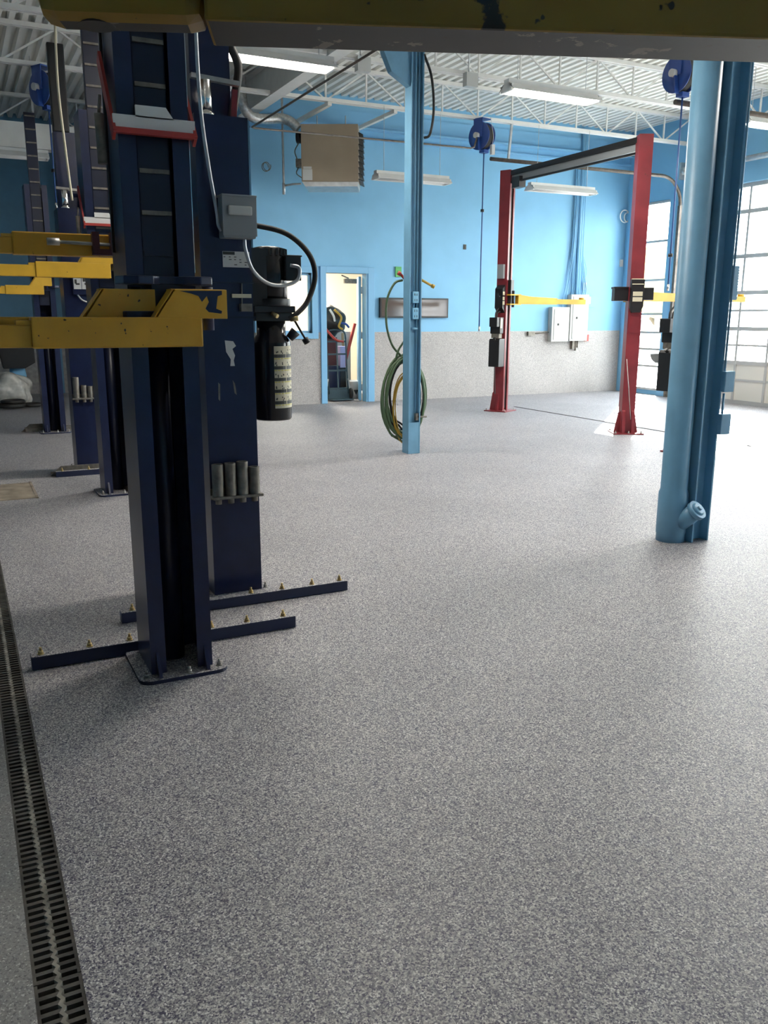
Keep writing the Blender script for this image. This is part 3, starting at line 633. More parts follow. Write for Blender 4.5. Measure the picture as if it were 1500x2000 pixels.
b = MB(); b.box(0.15, 0.385, -0.13, 0.06, 1.565, 1.60).box(0.16, 0.37, -0.12, 0.05, 1.52, 1.565).cyl((mx_, my_, 1.60), (mx_, my_, 1.64), 0.115, 20); vb = b.build('valve_block', 'black', Bp, bevel=0.004, world=False)
b = MB(); b.tube([(0.385, -0.1, 1.53), (0.445, -0.12, 1.42)], 0.006, 8); b.cyl((0.44, -0.12, 1.425), (0.455, -0.122, 1.40), 0.019, 12); b.build('lowering_lever', 'black', vb, world=False)
b = MB(); b.cyl((0.25, -0.13, 1.56), (0.27, -0.16, 1.545), 0.012, 8); b.cyl((0.36, -0.11, 1.53), (0.40, -0.13, 1.535), 0.014, 8); b.build('valve_fitting', 'brass', vb, world=False)
b = MB(); b.lathe((mx_+0.005, my_, 0), [(0.100, 0.975), (0.106, 0.985), (0.106, 1.40), (0.100, 1.42), (0.082, 1.445), (0.08, 1.52)], 28); tk = b.build('oil_tank', 'black_gloss', Bp, world=False)
b = MB(); b.cyl((0.36, -0.09, 1.425), (0.395, -0.10, 1.465), 0.022, 12, 0.030); b.build('filler_cap', 'black', tk, world=False)
# pictogram sticker wrapped round the tank
def wrap(b, cx, cy, r, a0, a1, z0, z1, n=8):
    for i in range(n):
        p = [math.radians(a0+(a1-a0)*(i+k)/n) for k in (0, 1)]
        b.quad([(cx+r*math.cos(p[0]), cy+r*math.sin(p[0]), z0), (cx+r*math.cos(p[1]), cy+r*math.sin(p[1]), z0), (cx+r*math.cos(p[1]), cy+r*math.sin(p[1]), z1), (cx+r*math.cos(p[0]), cy+r*math.sin(p[0]), z1)])
b = MB(); wrap(b, mx_+0.005, my_, 0.1068, -102, -22, 1.045, 1.385); st = b.build('warning_sticker', 'label_cream', tk, world=False)
b = MB(); c2 = MB(); ye = MB(); rnd = random.Random(11)
for k in range(5):
    zt = 1.375-k*0.064
    wrap(b, mx_+0.005, my_, 0.1072, -102, -64, zt-0.052, zt-0.034, 4); wrap(b, mx_+0.005, my_, 0.1072, -61, -25, zt-0.052, zt-0.034, 4)
    wrap(ye, mx_+0.005, my_, 0.1072, -102, -24, zt-0.06, zt-0.054, 6)
    for a in (-94, -76, -54, -36):
        for q in range(3):
            aa = a+rnd.uniform(-4, 4); zz = zt-rnd.uniform(0.006, 0.028); wrap(b, mx_+0.005, my_, 0.1072, aa-1.6, aa+1.6, zz-0.008, zz, 2)
b.build('sticker_print', 'label_black', st, world=False); ye.build('sticker_bands', 'label_yellow', st, world=False)
b = MB(); b.tube(spline([(0.10, 0.0, 2.03), (0.2, -0.05, 2.02), (0.36, -0.09, 1.98), (0.48, -0.10, 1.88), (0.515, -0.10, 1.76), (0.47, -0.10, 1.63), (0.40, -0.11, 1.56), (0.35, -0.11, 1.535)]), 0.0145, 10); b.build('hydraulic_hose', 'rubber', Bp, world=False)
arm(Bp, (-0.1, 0.26), math.pi, 0.90, 0.8, 1.85, 'yellow', gus=(-0.02, 0.22), pad=False)
b = MB(); b.box(-0.62, -0.36, 0.155, 0.20, 1.855, 1.885).box(-0.62, -0.585, 0.15, 0.2, 1.87, 1.97).box(-0.53, -0.50, 0.15, 0.2, 1.87, 1.97); b.build('arm_lock_bracket', 'maroon', Bp, world=False)
b = MB(); b.cyl((-0.82, 0.175, 1.915), (-0.36, 0.175, 1.905), 0.009, 8); b.cyl((-0.84, 0.175, 1.915), (-0.78, 0.175, 1.915), 0.019, 10); b.build('lock_rod', 'steel', Bp, world=False)
def rack(t, x0, x1, y, z):
    b = MB(); b.box(x0, x1, y-0.075, y, z, z+0.014).box(x0, x1, y-0.008, y, z-0.01, z+0.05); b.build('adapter_rack', 'dirty_steel', t, world=False)
rack(Bp, -0.14, 0.14, -0.15, 0.575)
words = ['first', 'second', 'third', 'short fourth']
for k, (dx, zt) in enumerate(((-0.105, 0.765), (-0.035, 0.768), (0.033, 0.772), (0.10, 0.738))):
    b = MB(); b.pipe((1.31+dx, 4.46, 0.59), (1.31+dx, 4.46, zt), 0.031, 0.021); b.cyl((1.31+dx, 4.46, 0.545), (1.31+dx, 4.46, 0.59), 0.018, 12)
    tag(b.build('height_adapter', 'dirty_steel'), '%s steel tube from the left in the rack on the near post' % words[k], 'adapter', 'height adapters on the near post')
B2 = back_post('navy lift post seen from behind at the left, white printed box and sockets on it', (1.12, 9.05, 0), 1.9)
rack(B2, -0.14, 0.12, -0.15, 0.74)
for k, (dx, zt) in enumerate(((-0.10, 0.955), (-0.03, 0.875), (0.03, 0.865), (0.085, 0.87))):
    b = MB(); b.pipe((1.12+dx, 8.86, 0.754), (1.12+dx, 8.86, zt), 0.03 if k == 0 else 0.026, 0.019); b.cyl((1.12+dx, 8.86, 0.71), (1.12+dx, 8.86, 0.754), 0.016, 12)
    tag(b.build('height_adapter', 'dirty_steel'), ['tall rusty steel tube at the left of the far rack', 'second steel tube from the left in the far rack', 'third steel tube from the left in the far rack', 'rightmost steel tube in the far rack'][k], 'adapter', 'height adapters on the far post')
b = MB(); b.box(-0.06, 0.10, -0.20, -0.15, 1.74, 1.92); x = b.build('control_box', 'navy', B2, bevel=0.004, world=False)
b = MB(); b.box(-0.05, 0.02, -0.202, -0.2, 1.79, 1.91).box(0.025, 0.09, -0.202, -0.2, 1.79, 1.91); y = b.build('printed_label', 'label_white', x, world=False)
b = MB(); b.box(-0.04, -0.02, -0.2035, -0.202, 1.84, 1.88).box(-0.03, 0.005, -0.2035, -0.202, 1.83, 1.845).box(0.035, 0.07, -0.2035, -0.202, 1.86, 1.895).box(0.05, 0.08, -0.2035, -0.202, 1.83, 1.85); b.build('label_print', 'label_black', y, world=False)
b = MB(); b.tube(spline([(-0.02, -0.18, 1.74), (0.02, -0.18, 1.69), (0.08, -0.18, 1.67), (0.14, -0.16, 1.69)]), 0.008, 8); b.build('cable', 'galv', B2, world=False)
b = MB(); b.tube(spline([(0.0, -0.17, 4.7), (-0.03, -0.17, 4.2), (-0.05, -0.17, 3.6), (-0.03, -0.17, 3.1), (0.0, -0.16, 2.6)]), 0.011, 8); b.build('pull_rope', 'label_cream', B2, world=False)
b = MB(); b.box(-0.36, 0.40, -0.31, -0.26, 0, 0.055); b.build('floor_bar', 'flake_navy', B2, bevel=0.004, world=False)
b = MB(); b.prism([(-0.40, 0.0), (0.35, 0.0), (0.35, 0.09), (-0.30, 0.09)], 'y', -0.20, -0.185); b.box(-0.40, 0.36, -0.25, -0.20, 0.03, 0.045); b.build('base_frame', 'dirty_steel', B2, world=False)
bolts(B2, [(x, -0.285) for x in (-0.30, -0.05, 0.2)], 0.055)
# --- the arm over the camera, on its post right of the camera
C0 = channel_post('lift_post', 'navy lift post just outside the right edge, carrying the dark arm across the top', (2.45, 0.30, 0), -1, group=G1)
ang = math.radians(180-21.9)
dv = Vector((math.cos(math.radians(-21.2)), math.sin(math.radians(-21.2)), 0)); nv = Vector((-dv.y, dv.x, 0))
def ov(u, w, z): p = Vector((0.398, 1.394, 0))+dv*u-nv*w; return (p.x, p.y, z)
OZ = 1.95
def obox(u0, u1, w0, w1, z0, z1):
    b = MB(); b.v = [ov(u0,w0,z0), ov(u1,w0,z0), ov(u1,w1,z0), ov(u0,w1,z0), ov(u0,w0,z1), ov(u1,w0,z1), ov(u1,w1,z1), ov(u0,w1,z1)]
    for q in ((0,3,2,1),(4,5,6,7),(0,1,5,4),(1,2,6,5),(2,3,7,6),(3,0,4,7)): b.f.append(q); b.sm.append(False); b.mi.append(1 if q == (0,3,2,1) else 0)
    return b
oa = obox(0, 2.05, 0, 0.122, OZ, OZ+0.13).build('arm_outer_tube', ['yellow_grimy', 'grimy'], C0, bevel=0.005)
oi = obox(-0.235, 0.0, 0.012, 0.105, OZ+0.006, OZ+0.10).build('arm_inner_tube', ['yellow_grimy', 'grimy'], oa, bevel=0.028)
b = MB(); p0 = ov(-0.16, 0.058, OZ-0.004); b.cyl((p0[0], p0[1], OZ+0.0055), (p0[0], p0[1], OZ+0.05), 0.027, 20); b.build('pad_socket', 'black', oi)
b = MB(); p0 = ov(1.98, 0.058, OZ-0.02); b.cyl(p0, (p0[0], p0[1], OZ+0.2), 0.035, 20); b.build('pivot_pin', 'steel', oa)
carriage_plates(C0, OZ+0.14, -1)

# --- red lift
def red_post(label, loc, rz, group):
    t = thing('lift_post', label, 'lift post', loc, rz, group); H = 3.79
    hw, hd, th = 0.088, 0.092, 0.010
    b = MB(); b.box(-hw, hw, hd-th, hd, 0, H).box(-hw, -hw+th, -hd, hd-th, 0, H).box(hw-th, hw, -hd, hd-th, 0, H).box(-hw+th, -hw+0.045, -hd, -hd+th, 0, H).box(hw-0.045, hw-th, -hd, -hd+th, 0, H)
    b.build('column', 'red_paint', t, world=False)
    b = MB(); b.box(-0.04, 0.04, -hd+0.02, 0.04, 0.05, H-0.05); b.build('inner_channel', 'black', t, world=False)
    b = MB(); b.box(-0.2, 0.2, -0.2, 0.2, 0, 0.016); b.build('base_plate', 'red_paint', t, bevel=0.004, world=False)
    for x in (-0.062, 0.062):
        b = MB(); b.prism([(hd, 0.016), (hd+0.065, 0.016), (hd+0.02, 0.30), (hd, 0.32)], 'x', x-0.02, x+0.02); b.build('gusset', 'red_paint', t, world=False)
    for s in (-1, 1):
        b = MB(); b.prism([(s*hw, 0.016), (s*(hw+0.07), 0.016), (s*(hw+0.02), 0.28), (s*hw, 0.3)], 'y', -0.02, 0.02); b.build('gusset', 'red_paint', t, world=False)
    bolts(t, [(-0.17, -0.17), (0.17, -0.17), (-0.17, 0.17), (0.17, 0.17), (0, 0.18)], 0.016, 'steel')
    b = MB(); b.box(-0.05, 0.05, -0.15, -0.02, 1.72, 2.12); b.build('carriage', 'black', t, bevel=0.004, world=False)
    return t
def red_pump(t, x, y):
    b = MB(); b.box(x-0.06, x+0.06, y-0.08, y+0.10, 1.27, 1.53); o = b.build('motor', 'black', t, bevel=0.012, world=False)
    b = MB(); b.box(x-0.15, x-0.06, y-0.07, y+0.07, 1.38, 1.53); b.build('terminal_box', 'black', o, bevel=0.006, world=False)
    b = MB(); b.box(x-0.05, x+0.01, y-0.083, y-0.08, 1.36, 1.51); b.build('data_label', 'label_cream', o, world=False)
    b = MB(); b.box(x-0.05, x+0.05, y-0.06, y+0.08, 1.20, 1.27); b.build('valve_block', 'dirty_steel', t, world=False)
    b = MB(); b.prism([(x-0.09, 0.74), (x+0.10, 0.74), (x+0.10, 1.19), (x-0.07, 1.19), (x-0.09, 1.16)], 'y', y-0.09, y+0.10); k = b.build('oil_tank', 'black', t, bevel=0.008, world=False)
    b = MB(); b.cyl((x-0.075, y, 1.17), (x-0.10, y, 1.20), 0.02, 10); b.build('filler_cap', 'black', k, world=False)
    b = MB(); b.tube(spline([(x-0.08, y, 1.53), (x-0.07, y, 1.60), (x, y, 1.66), (x+0.08, y, 1.70)]), 0.01, 8); b.tube(spline([(x-0.03, y, 1.53), (x-0.01, y, 1.60), (x+0.08, y, 1.62)]), 0.009, 8); b.build('hydraulic_hose', 'rubber', t, world=False)
G2 = 'red two-post lift columns'
RA = red_post('slim red lift post near the blue back wall, black pump on its left', (8.10, 11.95, 0), math.radians(28), G2)
red_pump(RA, -0.19, 0.0)
b = MB(); b.tube(spline([(-0.20, 0.05, 1.1), (-0.2, 0.03, 0.85), (-0.23, 0.0, 0.6), (-0.2, 0.0, 0.3)]), 0.008, 8); b.build('drain_hose', 'rubber', RA, world=False)
b = MB(); b.prism([(-0.175, 1.68), (-0.09, 1.60), (-0.09, 2.04), (-0.175, 1.98)], 'y', -0.07, 0.07); o = b.build('lock_cover', 'black', RA, world=False)
for z in (1.73, 1.80, 1.88): MB().box(-0.174, -0.11, -0.074, -0.07, z, z+0.055).build('warning_label', 'label_cream', o, world=False)
b = MB(); b.box(-0.145, -0.088, -0.05, 0.06, 2.14, 2.36); b.build('switch_box', 'box_grey', RA, world=False)
b = MB(); b.tube([(-0.2, -0.03, 1.86), (-0.32, -0.08, 1.86)], 0.006, 6); b.cyl((-0.315, -0.078, 1.86), (-0.335, -0.086, 1.86), 0.014, 10); b.build('lock_lever', 'black', RA, world=False)
RB = red_post('red lift post nearer the windows, black control cover facing front', (8.09, 8.90, 0), math.radians(152), G2)
b = MB(); b.prism([(-0.05, 1.60), (0.06, 1.60), (0.085, 1.66), (0.085, 2.02), (-0.085, 2.02), (-0.085, 1.68)], 'y', 0.092, 0.16); o = b.build('control_cover', 'black', RB, bevel=0.004, world=False)
b = MB(); b.prism([(0.16, 1.955), (0.166, 1.955), (0.12, 2.03), (0.10, 2.03)], 'x', -0.075, 0.075); b.build('sloped_lid', 'label_cream', o, world=False)
for z in (1.74, 1.81): MB().box(-0.065, 0.06, 0.16, 0.163, z, z+0.055).build('warning_label', 'label_cream', o, world=False)
b = MB(); b.box(-0.08, 0.08, 0.092, 0.104, 1.34, 1.55); b.build('cover_plate', 'red_paint', RB, world=False)
b = MB(); b.box(0.09, 0.27, -0.12, 0.05, 1.75, 1.93); b.box(0.10, 0.28, -0.13, 0.06, 1.905, 1.93); b.build('arm_knuckle', 'black', RB, bevel=0.006, world=False)
b = MB(); b.box(-0.24, -0.09, -0.10, 0.05, 1.76, 1.92); b.build('arm_knuckle', 'black', RB, bevel=0.006, world=False)
b = MB(); b.tube([(0.07, 0.105, 1.0), (-0.02, 0.165, 0.2)], 0.006, 6); b.build('release_cable', 'steel', RB, world=False)
t = thing('lift_cross_beam', 'black and grey beam joining the tops of the two red posts', 'beam', (8.04, 8.92, 3.66))
b = MB(); b.bar((8.08, 8.95, 3.74), (8.12, 11.95, 3.74), 0.10, 0.07); b.build('beam', 'black', t)
b = MB(); b.bar((8.09, 9.0, 3.66), (8.13, 11.9, 3.66), 0.05, 0.09); b.build('grey_web', 'box_grey', t)
b = MB(); b.bar((8.06, 9.0, 3.585), (8.10, 11.9, 3.60), 0.03, 0.03); b.build('shutoff_bar', 'black', t)
b = MB(); b.box(8.04, 8.16, 11.55, 11.75, 3.50, 3.66); b.build('limit_switch', 'black', t)
# red posts' arms (world coordinates)
def red_arm(t, p, ang, L1, L2, z0):
    arm(t, p, ang, L1, L2, z0, 'yellow_clean', h=0.10, w=0.10, gus=(0.0, 0.1), pad=False, world=True)
def red_arm2(t, x0, x1, xm, y, z, dy=0.0):
    b = MB(); b.prism([(x0, z), (xm, z), (xm, z+0.10), (x0+0.25, z+0.12), (x0, z+0.15)], 'y', y-0.05, y+0.05); a = b.build('arm_outer_tube', 'yellow_clean', t, bevel=0.004)
    b = MB(); b.box(xm-0.02, x1, y-0.038, y+0.038, z+0.005, z+0.085); i = b.build('arm_inner_tube', 'yellow_clean', a, bevel=0.003)
    b = MB(); b.cyl((x1-0.06, y, z+0.085), (x1-0.06, y, z+0.115), 0.045, 16); b.build('lift_pad', 'yellow_clean', i)
    b = MB(); b.box(x0-0.16, x0+0.05, y-0.055, y+0.055, z+0.135, z+0.155).box(x0-0.16, x0+0.05, y-0.055, y+0.055, z-0.012, z+0.005); b.build('arm_clevis', 'yellow_clean', a)
    b = MB(); b.cyl((x0-0.07, y, z-0.05), (x0-0.07, y, z+0.21), 0.022, 12); b.build('pivot_pin', 'black', a)
red_arm2(RA, 8.22, 9.60, 9.0, 11.76, 1.74)
red_arm2(RB, 8.22, 10.25, 9.2, 9.02, 1.75)
RC = red_post('red lift post hidden behind the thick blue column, pump showing at its left', (7.55, 7.28, 0), math.radians(8), G2)
red_pump(RC, -0.46, -0.05)
b = MB(); b.box(-0.40, -0.088, -0.02, 0.05, 1.30, 1.50); b.build('pump_bracket', 'black', RC, world=False)
b = MB(); b.lathe((7.20, 7.15, 0), [(0.05, 0.0), (0.06, 0.02), (0.055, 0.10), (0.03, 0.24), (0.02, 0.27)], 16); tag(b.build('white_jug', 'white_paint'), 'small white jug on the floor beside the thick blue column', 'jug')

# ------------------------------------------------------------------ lamps
def fixture(x0, x1, y, z, label, lit=True, group='fluorescent fixtures', light=True):
    t = thing('fluorescent_fixture', label, 'light', ((x0+x1)/2, y, z), group=group)
    b = MB(); b.prism([(y-0.15, z), (y-0.145, z-0.005), (y-0.06, z+0.055), (y+0.06, z+0.055), (y+0.145, z-0.005), (y+0.15, z), (y+0.07, z+0.075), (y-0.07, z+0.075)], 'x', x0, x1); b.build('reflector', 'white_paint', t)
    b = MB(); b.box(x0, x1, y-0.05, y+0.05, z+0.072, z+0.12); b.build('ballast_channel', 'white_paint', t)
    for dy in (-0.07, 0.07):
        b = MB(); b.cyl((x0+0.03, y+dy, z+0.012), (x1-0.03, y+dy, z+0.012), 0.017, 12); b.build('tube', 'tube_lit' if lit else 'white_paint', t)
    for x in (x0, x1-0.03):
        b = MB(); b.box(x, x+0.03, y-0.11, y+0.11, z-0.01, z+0.06); b.build('lamp_holder', 'white_paint', t)
    for x in (x0+0.15, x1-0.15):
        b = MB(); b.cyl((x, y, z+0.11), (x, y, 4.68 if abs(y-12.6) < 0.3 else 5.16), 0.004, 6); b.build('hanger_chain', 'galv', t)
    if lit and light:
        ld = D.lights.new('fluorescent_lamp', 'AREA'); ld.shape = 'RECTANGLE'; ld.size = x1-x0-0.1; ld.size_y = 0.2; ld.energy = LAMP_W; ld.color = (1.0, 0.94, 0.86)
        lo = D.objects.new('fluorescent_lamp', ld); COL.objects.link(lo); lo.parent = t; lo.matrix_parent_inverse = Matrix.Translation(-t.location); lo.location = ((x0+x1)/2, y, z-0.02)
fixture(2.55, 3.82, 8.95, 4.05, 'lit fluorescent fixture left of the heater, by the blue lifts')
fixture(5.90, 7.18, 8.80, 4.05, 'lit fluorescent fixture in the middle of the ceiling')
fixture(9.62, 10.9, 8.75, 4.05, 'lit fluorescent fixture at the right edge beyond the thick column')
fixture(6.08, 7.38, 12.6, 3.62, 'unlit white strip fixture behind the slender column', lit=False)
fixture(8.98, 10.35, 12.6, 3.64, 'unlit white strip fixture right of the red post, before the back wall', lit=False)


for y, row in ((4.9, 'nearest row'),):  # unseen row, added as fill light for the foreground
    for x, c in ((1.9, 'over the blue lifts'), (5.9, 'over the middle bay'), (9.6, 'over the bay by the doors')):
        fixture(x, x+1.28, y, 4.05, 'added unseen fill fixture above the view, %s, %s' % (row, c))

# ------------------------------------------------------------------ hose reels, air line
def reel(name, label, c, hose_to, drop_bead, rz=0.0):
    t = thing(name, label, 'hose reel', c, rz, group='blue hose reels'); hose_to -= c[2]; drop_bead -= c[2]; x = y = z = 0.0
    b = MB()
    for dx in (-0.075, 0.075): b.lathe((x+dx, y, z), [(0.06, -0.006), (0.215, -0.006), (0.215, 0.006), (0.06, 0.006)], 28, 'x')
    b.build('reel_flange', 'reel_blue', t, world=False)
    b = MB(); b.lathe((x, y, z), [(0.185, -0.065), (0.195, -0.03), (0.195, 0.03), (0.185, 0.065)], 28, 'x'); b.build('wound_hose', 'rubber', t, world=False)
    b = MB(); b.box(x-0.11, x-0.095, y-0.09, y+0.09, z-0.02, z+0.26).box(x-0.11, x+0.10, y-0.1, y+0.1, z+0.25, z+0.265); b.build('mount_bracket', 'reel_blue', t, world=False)
    b = MB(); b.bar((x-0.11, y-0.02, z), (x-0.11, y-0.05, z-0.23), 0.07, 0.02); b.build('guide_arm', 'reel_blue', t, world=False)
    b = MB(); b.cyl((x-0.17, y, z), (x-0.10, y, z), 0.045, 18); b.build('hub', 'label_white', t, world=False)
    b = MB(); b.box(x-0.06, x+0.06, y-0.10, y, z-0.26, z-0.21); b.build('roller_guide', 'reel_blue', t, world=False)
    b = MB(); b.cyl((x, y-0.05, z-0.25), (x, y-0.05, hose_to), 0.010, 8); h = b.build('hanging_hose', 'hose_blue', t, world=False)
    b = MB(); b.cyl((x, y-0.05, drop_bead-0.02), (x, y-0.05, drop_bead+0.02), 0.03, 12); b.build('stop_bead', 'black', h, world=False)
    b = MB(); b.cyl((x, y-0.05, hose_to-0.08), (x, y-0.05, hose_to), 0.016, 10); b.build('hose_end', 'chrome', h, world=False)
reel('hose_reel', 'blue hose reel hung in front of the back wall, left of the red post', (8.02, 12.62, 4.40), 1.38, 3.25, math.radians(18))
reel('hose_reel', 'blue hose reel high beside the top of the thick column', (8.15, 8.42, 4.39), 1.95, 2.3, math.radians(5))
b = MB(); b.tube([(4.07, 4.0, 4.15), (4.07, 12.45, 4.15), (4.12, 12.5, 4.15), (7.74, 12.5, 4.18), (7.80, 12.5, 4.20), (7.88, 12.55, 4.36)], 0.014, 8); tag(b.build('air_pipe', 'track'), 'thin dark air pipe turning a corner towards the hose reel', 'pipe')

# ------------------------------------------------------------------ unit heater with flue and gas pipe
HV0 = len(D.objects)
t = thing('unit_heater', 'tan gas unit heater hung below the roof by the back wall', 'heater', (5.54, 13.35, 3.55))
b = MB(); b.box(5.07, 5.96, 13.0, 13.7, 3.60, 4.44); b.build('cabinet', 'tan', t, bevel=0.008)
b = MB(); b.prism([(5.12, 3.53), (5.95, 3.53), (5.96, 3.60), (5.08, 3.60)], 'y', 13.02, 13.68); b.build('bottom_pan', 'galv', t)
for k in range(9):
    z = 3.64+k*0.085; b = MB(); b.prism([(5.96, z), (6.03, z-0.03), (6.035, z-0.024), (5.965, z+0.01)], 'y', 13.03, 13.67); b.build('louvre', 'black', t)
b = MB(); b.box(5.09, 5.24, 12.994, 13.0, 3.62, 3.78).box(5.10, 5.23, 12.994, 13.0, 3.785, 3.82); b.build('rating_label', 'label_white', t)
b = MB(); b.lathe((5.02, 13.3, 4.30), [(0.06, -0.06), (0.09, -0.05), (0.09, 0.04), (0.05, 0.06)], 16, 'x'); b.build('draft_fan', 'black', t)
b = MB(); b.box(4.96, 5.07, 13.2, 13.35, 3.85, 3.97).tube(spline([(5.0, 13.25, 4.2), (4.95, 13.2, 4.08), (4.98, 13.22, 3.97)]), 0.008, 6); b.tube(spline([(5.0, 13.25, 3.85), (4.97, 13.2, 3.75), (5.06, 13.2, 3.68)]), 0.008, 6); b.build('gas_valve', 'dirty_steel', t)
for x in (5.3, 5.75):
    b = MB(); b.cyl((x, 13.3, 4.44), (x, 13.3, 4.62), 0.008, 6); b.build('hanger_rod', 'galv', t)
t.rotation_euler = (0, 0, math.radians(-27)); t.location = (5.54+0.16, 13.35+0.02, 3.55)
b = MB(); b.tube(spline([(5.15, 13.45, 4.40), (5.05, 13.5, 4.50), (4.92, 13.6, 4.56), (4.70, 13.6, 4.53), (4.45, 13.58, 4.53), (4.31, 13.56, 4.66), (4.28, 13.55, 4.9), (4.28, 13.55, 5.16)]), 0.075, 14); tag(b.build('flue_duct', 'silver_duct'), 'silver flue duct bending from the heater up to the roof', 'duct')
b = MB(); b.cyl((4.98, 13.7, 3.45), (4.98, 13.7, 5.17), 0.018, 10); b.cyl((4.98, 13.7, 3.45), (4.98, 13.7, 3.62), 0.024, 10); b.tube([(4.98, 13.7, 3.58), (5.10, 13.6, 3.60), (5.20, 13.5, 3.60)], 0.015, 8); tag(b.build('gas_pipe', 'galv'), 'vertical grey gas pipe left of the tan heater', 'pipe')
b = MB(); b.tube([(4.86+0.06*math.cos(a*math.pi/8), 14.26-0.004*a, 3.93+0.07*math.sin(a*math.pi/8)) for a in range(34)], 0.006, 6); tag(b.build('wire_coil', 'dirty_steel'), 'small coil of wire on the wall left of the heater', 'wire')
b = MB(); b.tube(spline([(5.1, 12.7, 4.69), (5.1, 13.4, 4.45), (5.6, 14.1, 4.25)]), 0.004, 6)
b = MB(); b.tube(spline([(8.07, 12.45, 4.66), (8.12, 12.44, 4.40), (8.1, 12.42, 4.25)]), 0.004, 6); b.box(8.07, 8.13, 12.39, 12.45, 4.10, 4.25); tag(b.build('pull_switch', 'label_white'), 'white hanging plug on a cord near the ceiling reel', 'plug')

# ------------------------------------------------------------------ door tracks
def track(y, xe, label, ztop=3.92):
    t = thing('door_track', label, 'door track', (XR-0.12, y, 0), group='overhead door tracks')
    b = MB(); b.box(XR-0.16, XR-0.10, y-0.03, y+0.03, 0, ztop-0.5); b.build('vertical_rail', 'track', t)
    pts = [(XR-0.13, y, ztop-0.55)] + arc((XR-0.13-0.5, y, ztop-0.5), 0.5, 0, 90, 10) + [(xe, y, ztop)]
    b = MB(); b.tube(pts, 0.032, 8); b.build('curved_rail', 'track', t)
    b = MB(); b.box(XR-0.10, XR, y-0.02, y+0.02, 0.5, 0.56).box(XR-0.10, XR, y-0.02, y+0.02, 1.6, 1.66).box(XR-0.10, XR, y-0.02, y+0.02, 2.6, 2.66).box(XR-0.10, XR, y-0.02, y+0.02, 3.2, 3.26); b.build('wall_bracket', 'track', t)
    b = MB(); b.box(XR-0.2, XR-0.08, y-0.02, y+0.02, 4.05, 4.35).cyl((XR-0.14, y-0.14, 4.2), (XR-0.14, y-0.02, 4.2), 0.07, 16); b.build('cable_drum', 'galv', t)
    b = MB(); b.bar((xe+0.35, y, ztop), (xe+0.40, y, 4.66), 0.035, 0.035); b.build('hanger_angle', 'galv', t)
    b = MB(); b.cyl((XR-0.1, y-0.04, 1.75), (XR-0.1, y-0.04, 1.85), 0.02, 8); b.build('roller', 'steel', t)
track(12.70, 8.25, 'overhead door track curving from the jamb to the ceiling beside the red lift', 4.09)
track(8.45, 8.12, 'overhead door track ending near the top of the thick blue column', 4.09)
b = MB(); b.cyl((XR-0.14, 8.48, 4.2), (XR-0.14, 12.55, 4.2), 0.022, 12); b.cyl((XR-0.14, 9.4, 4.2), (XR-0.14, 11.6, 4.2), 0.05, 16); tag(b.build('torsion_shaft', 'galv'), 'torsion spring shaft above the glazed overhead door', 'shaft')

# ------------------------------------------------------------------ back wall fittings
def panel(label, x0, x1, z0, z1):
    t = thing('breaker_panel', label, 'panel', ((x0+x1)/2, YW, z0))
    b = MB(); b.box(x0, x1, YW-0.14, YW-0.012, z0, z1); b.build('box', 'panel_grey', t, bevel=0.004)
    b = MB(); b.box(x0+0.05, x1-0.03, YW-0.15, YW-0.14, z0+0.04, z1-0.04); d = b.build('panel_door', 'panel_grey', t, bevel=0.003)
    b = MB(); b.box(x0+0.13, x0+0.17, YW-0.158, YW-0.15, (z0+z1)/2-0.02, (z0+z1)/2+0.02); b.build('latch', 'label_black', d)
    return t
panel('shorter grey breaker panel on the back wall, left of the pair', 10.77, 11.20, 1.05, 1.73)
p2 = panel('taller grey breaker panel on the back wall, under the conduits', 11.23, 11.68, 1.06, 1.98)
b = MB(); b.box(11.30, 11.50, YW-0.153, YW-0.15, 1.09, 1.13); b.build('sticker', 'label_white', p2)
rnd = random.Random(21)
for k in range(11):
    x = 11.20+k*0.045; xt = 11.27+k*0.026; b = MB(); r = 0.034 if k in (5, 7) else 0.010; yy = YW-0.045-0.03*rnd.random()
    zb = 1.97 if k > 1 else 1.72; xb = x if k > 1 else 11.08+k*0.05
    b.tube(spline([(xb, yy, zb), (xb+0.01, yy, zb+0.15), (xt-0.03 if k < 5 else xt+0.02, yy, 2.7), (xt, yy, 3.5), (xt, yy, 4.65)]) if r < 0.02 else [(xt, yy, 1.98), (xt, yy, 5.1)], r, 8)
    tag(b.build('conduit', 'trim_blue'), ('%s of two thick blue conduits rising from the taller breaker panel' % ('left' if k == 5 else 'right')) if r > 0.02 else '%s thin blue cable from the left in the bundle above the breaker panels' % ['first', 'second', 'third', 'fourth', 'fifth', '', 'sixth', '', 'seventh', 'eighth', 'ninth'][k], 'conduit', 'conduits above the panels')
b = MB(); b.tube(spline([(11.5, YW-0.03, 2.9), (11.62, YW-0.03, 2.6), (11.66, YW-0.03, 2.4), (11.58, YW-0.03, 2.2)]), 0.006, 6); tag(b.build('loose_cable', 'trim_blue'), 'thin cable bowing out right of the conduit bundle', 'cable')
def plate(name, label, cat, x0, x1, z0, z1, m, dep=0.03, y=YW):
    b = MB(); b.box(x0, x1, y-dep, y, z0, z1); b.box(x0+(x1-x0)*.35, x0+(x1-x0)*.65, y-dep-0.006, y-dep, z0+(z1-z0)*.35, z0+(z1-z0)*.65); return tag(b.build(name, m, bevel=0.002), label, cat)
plate('outlet_plate', 'white outlet plate just right of the conduit bundle', 'outlet', 11.60, 11.68, 2.08, 2.22, 'label_white')
plate('junction_box', 'blue box with white plate right of the taller panel', 'junction box', 11.70, 11.90, 1.74, 1.95, 'trim_blue', 0.05)
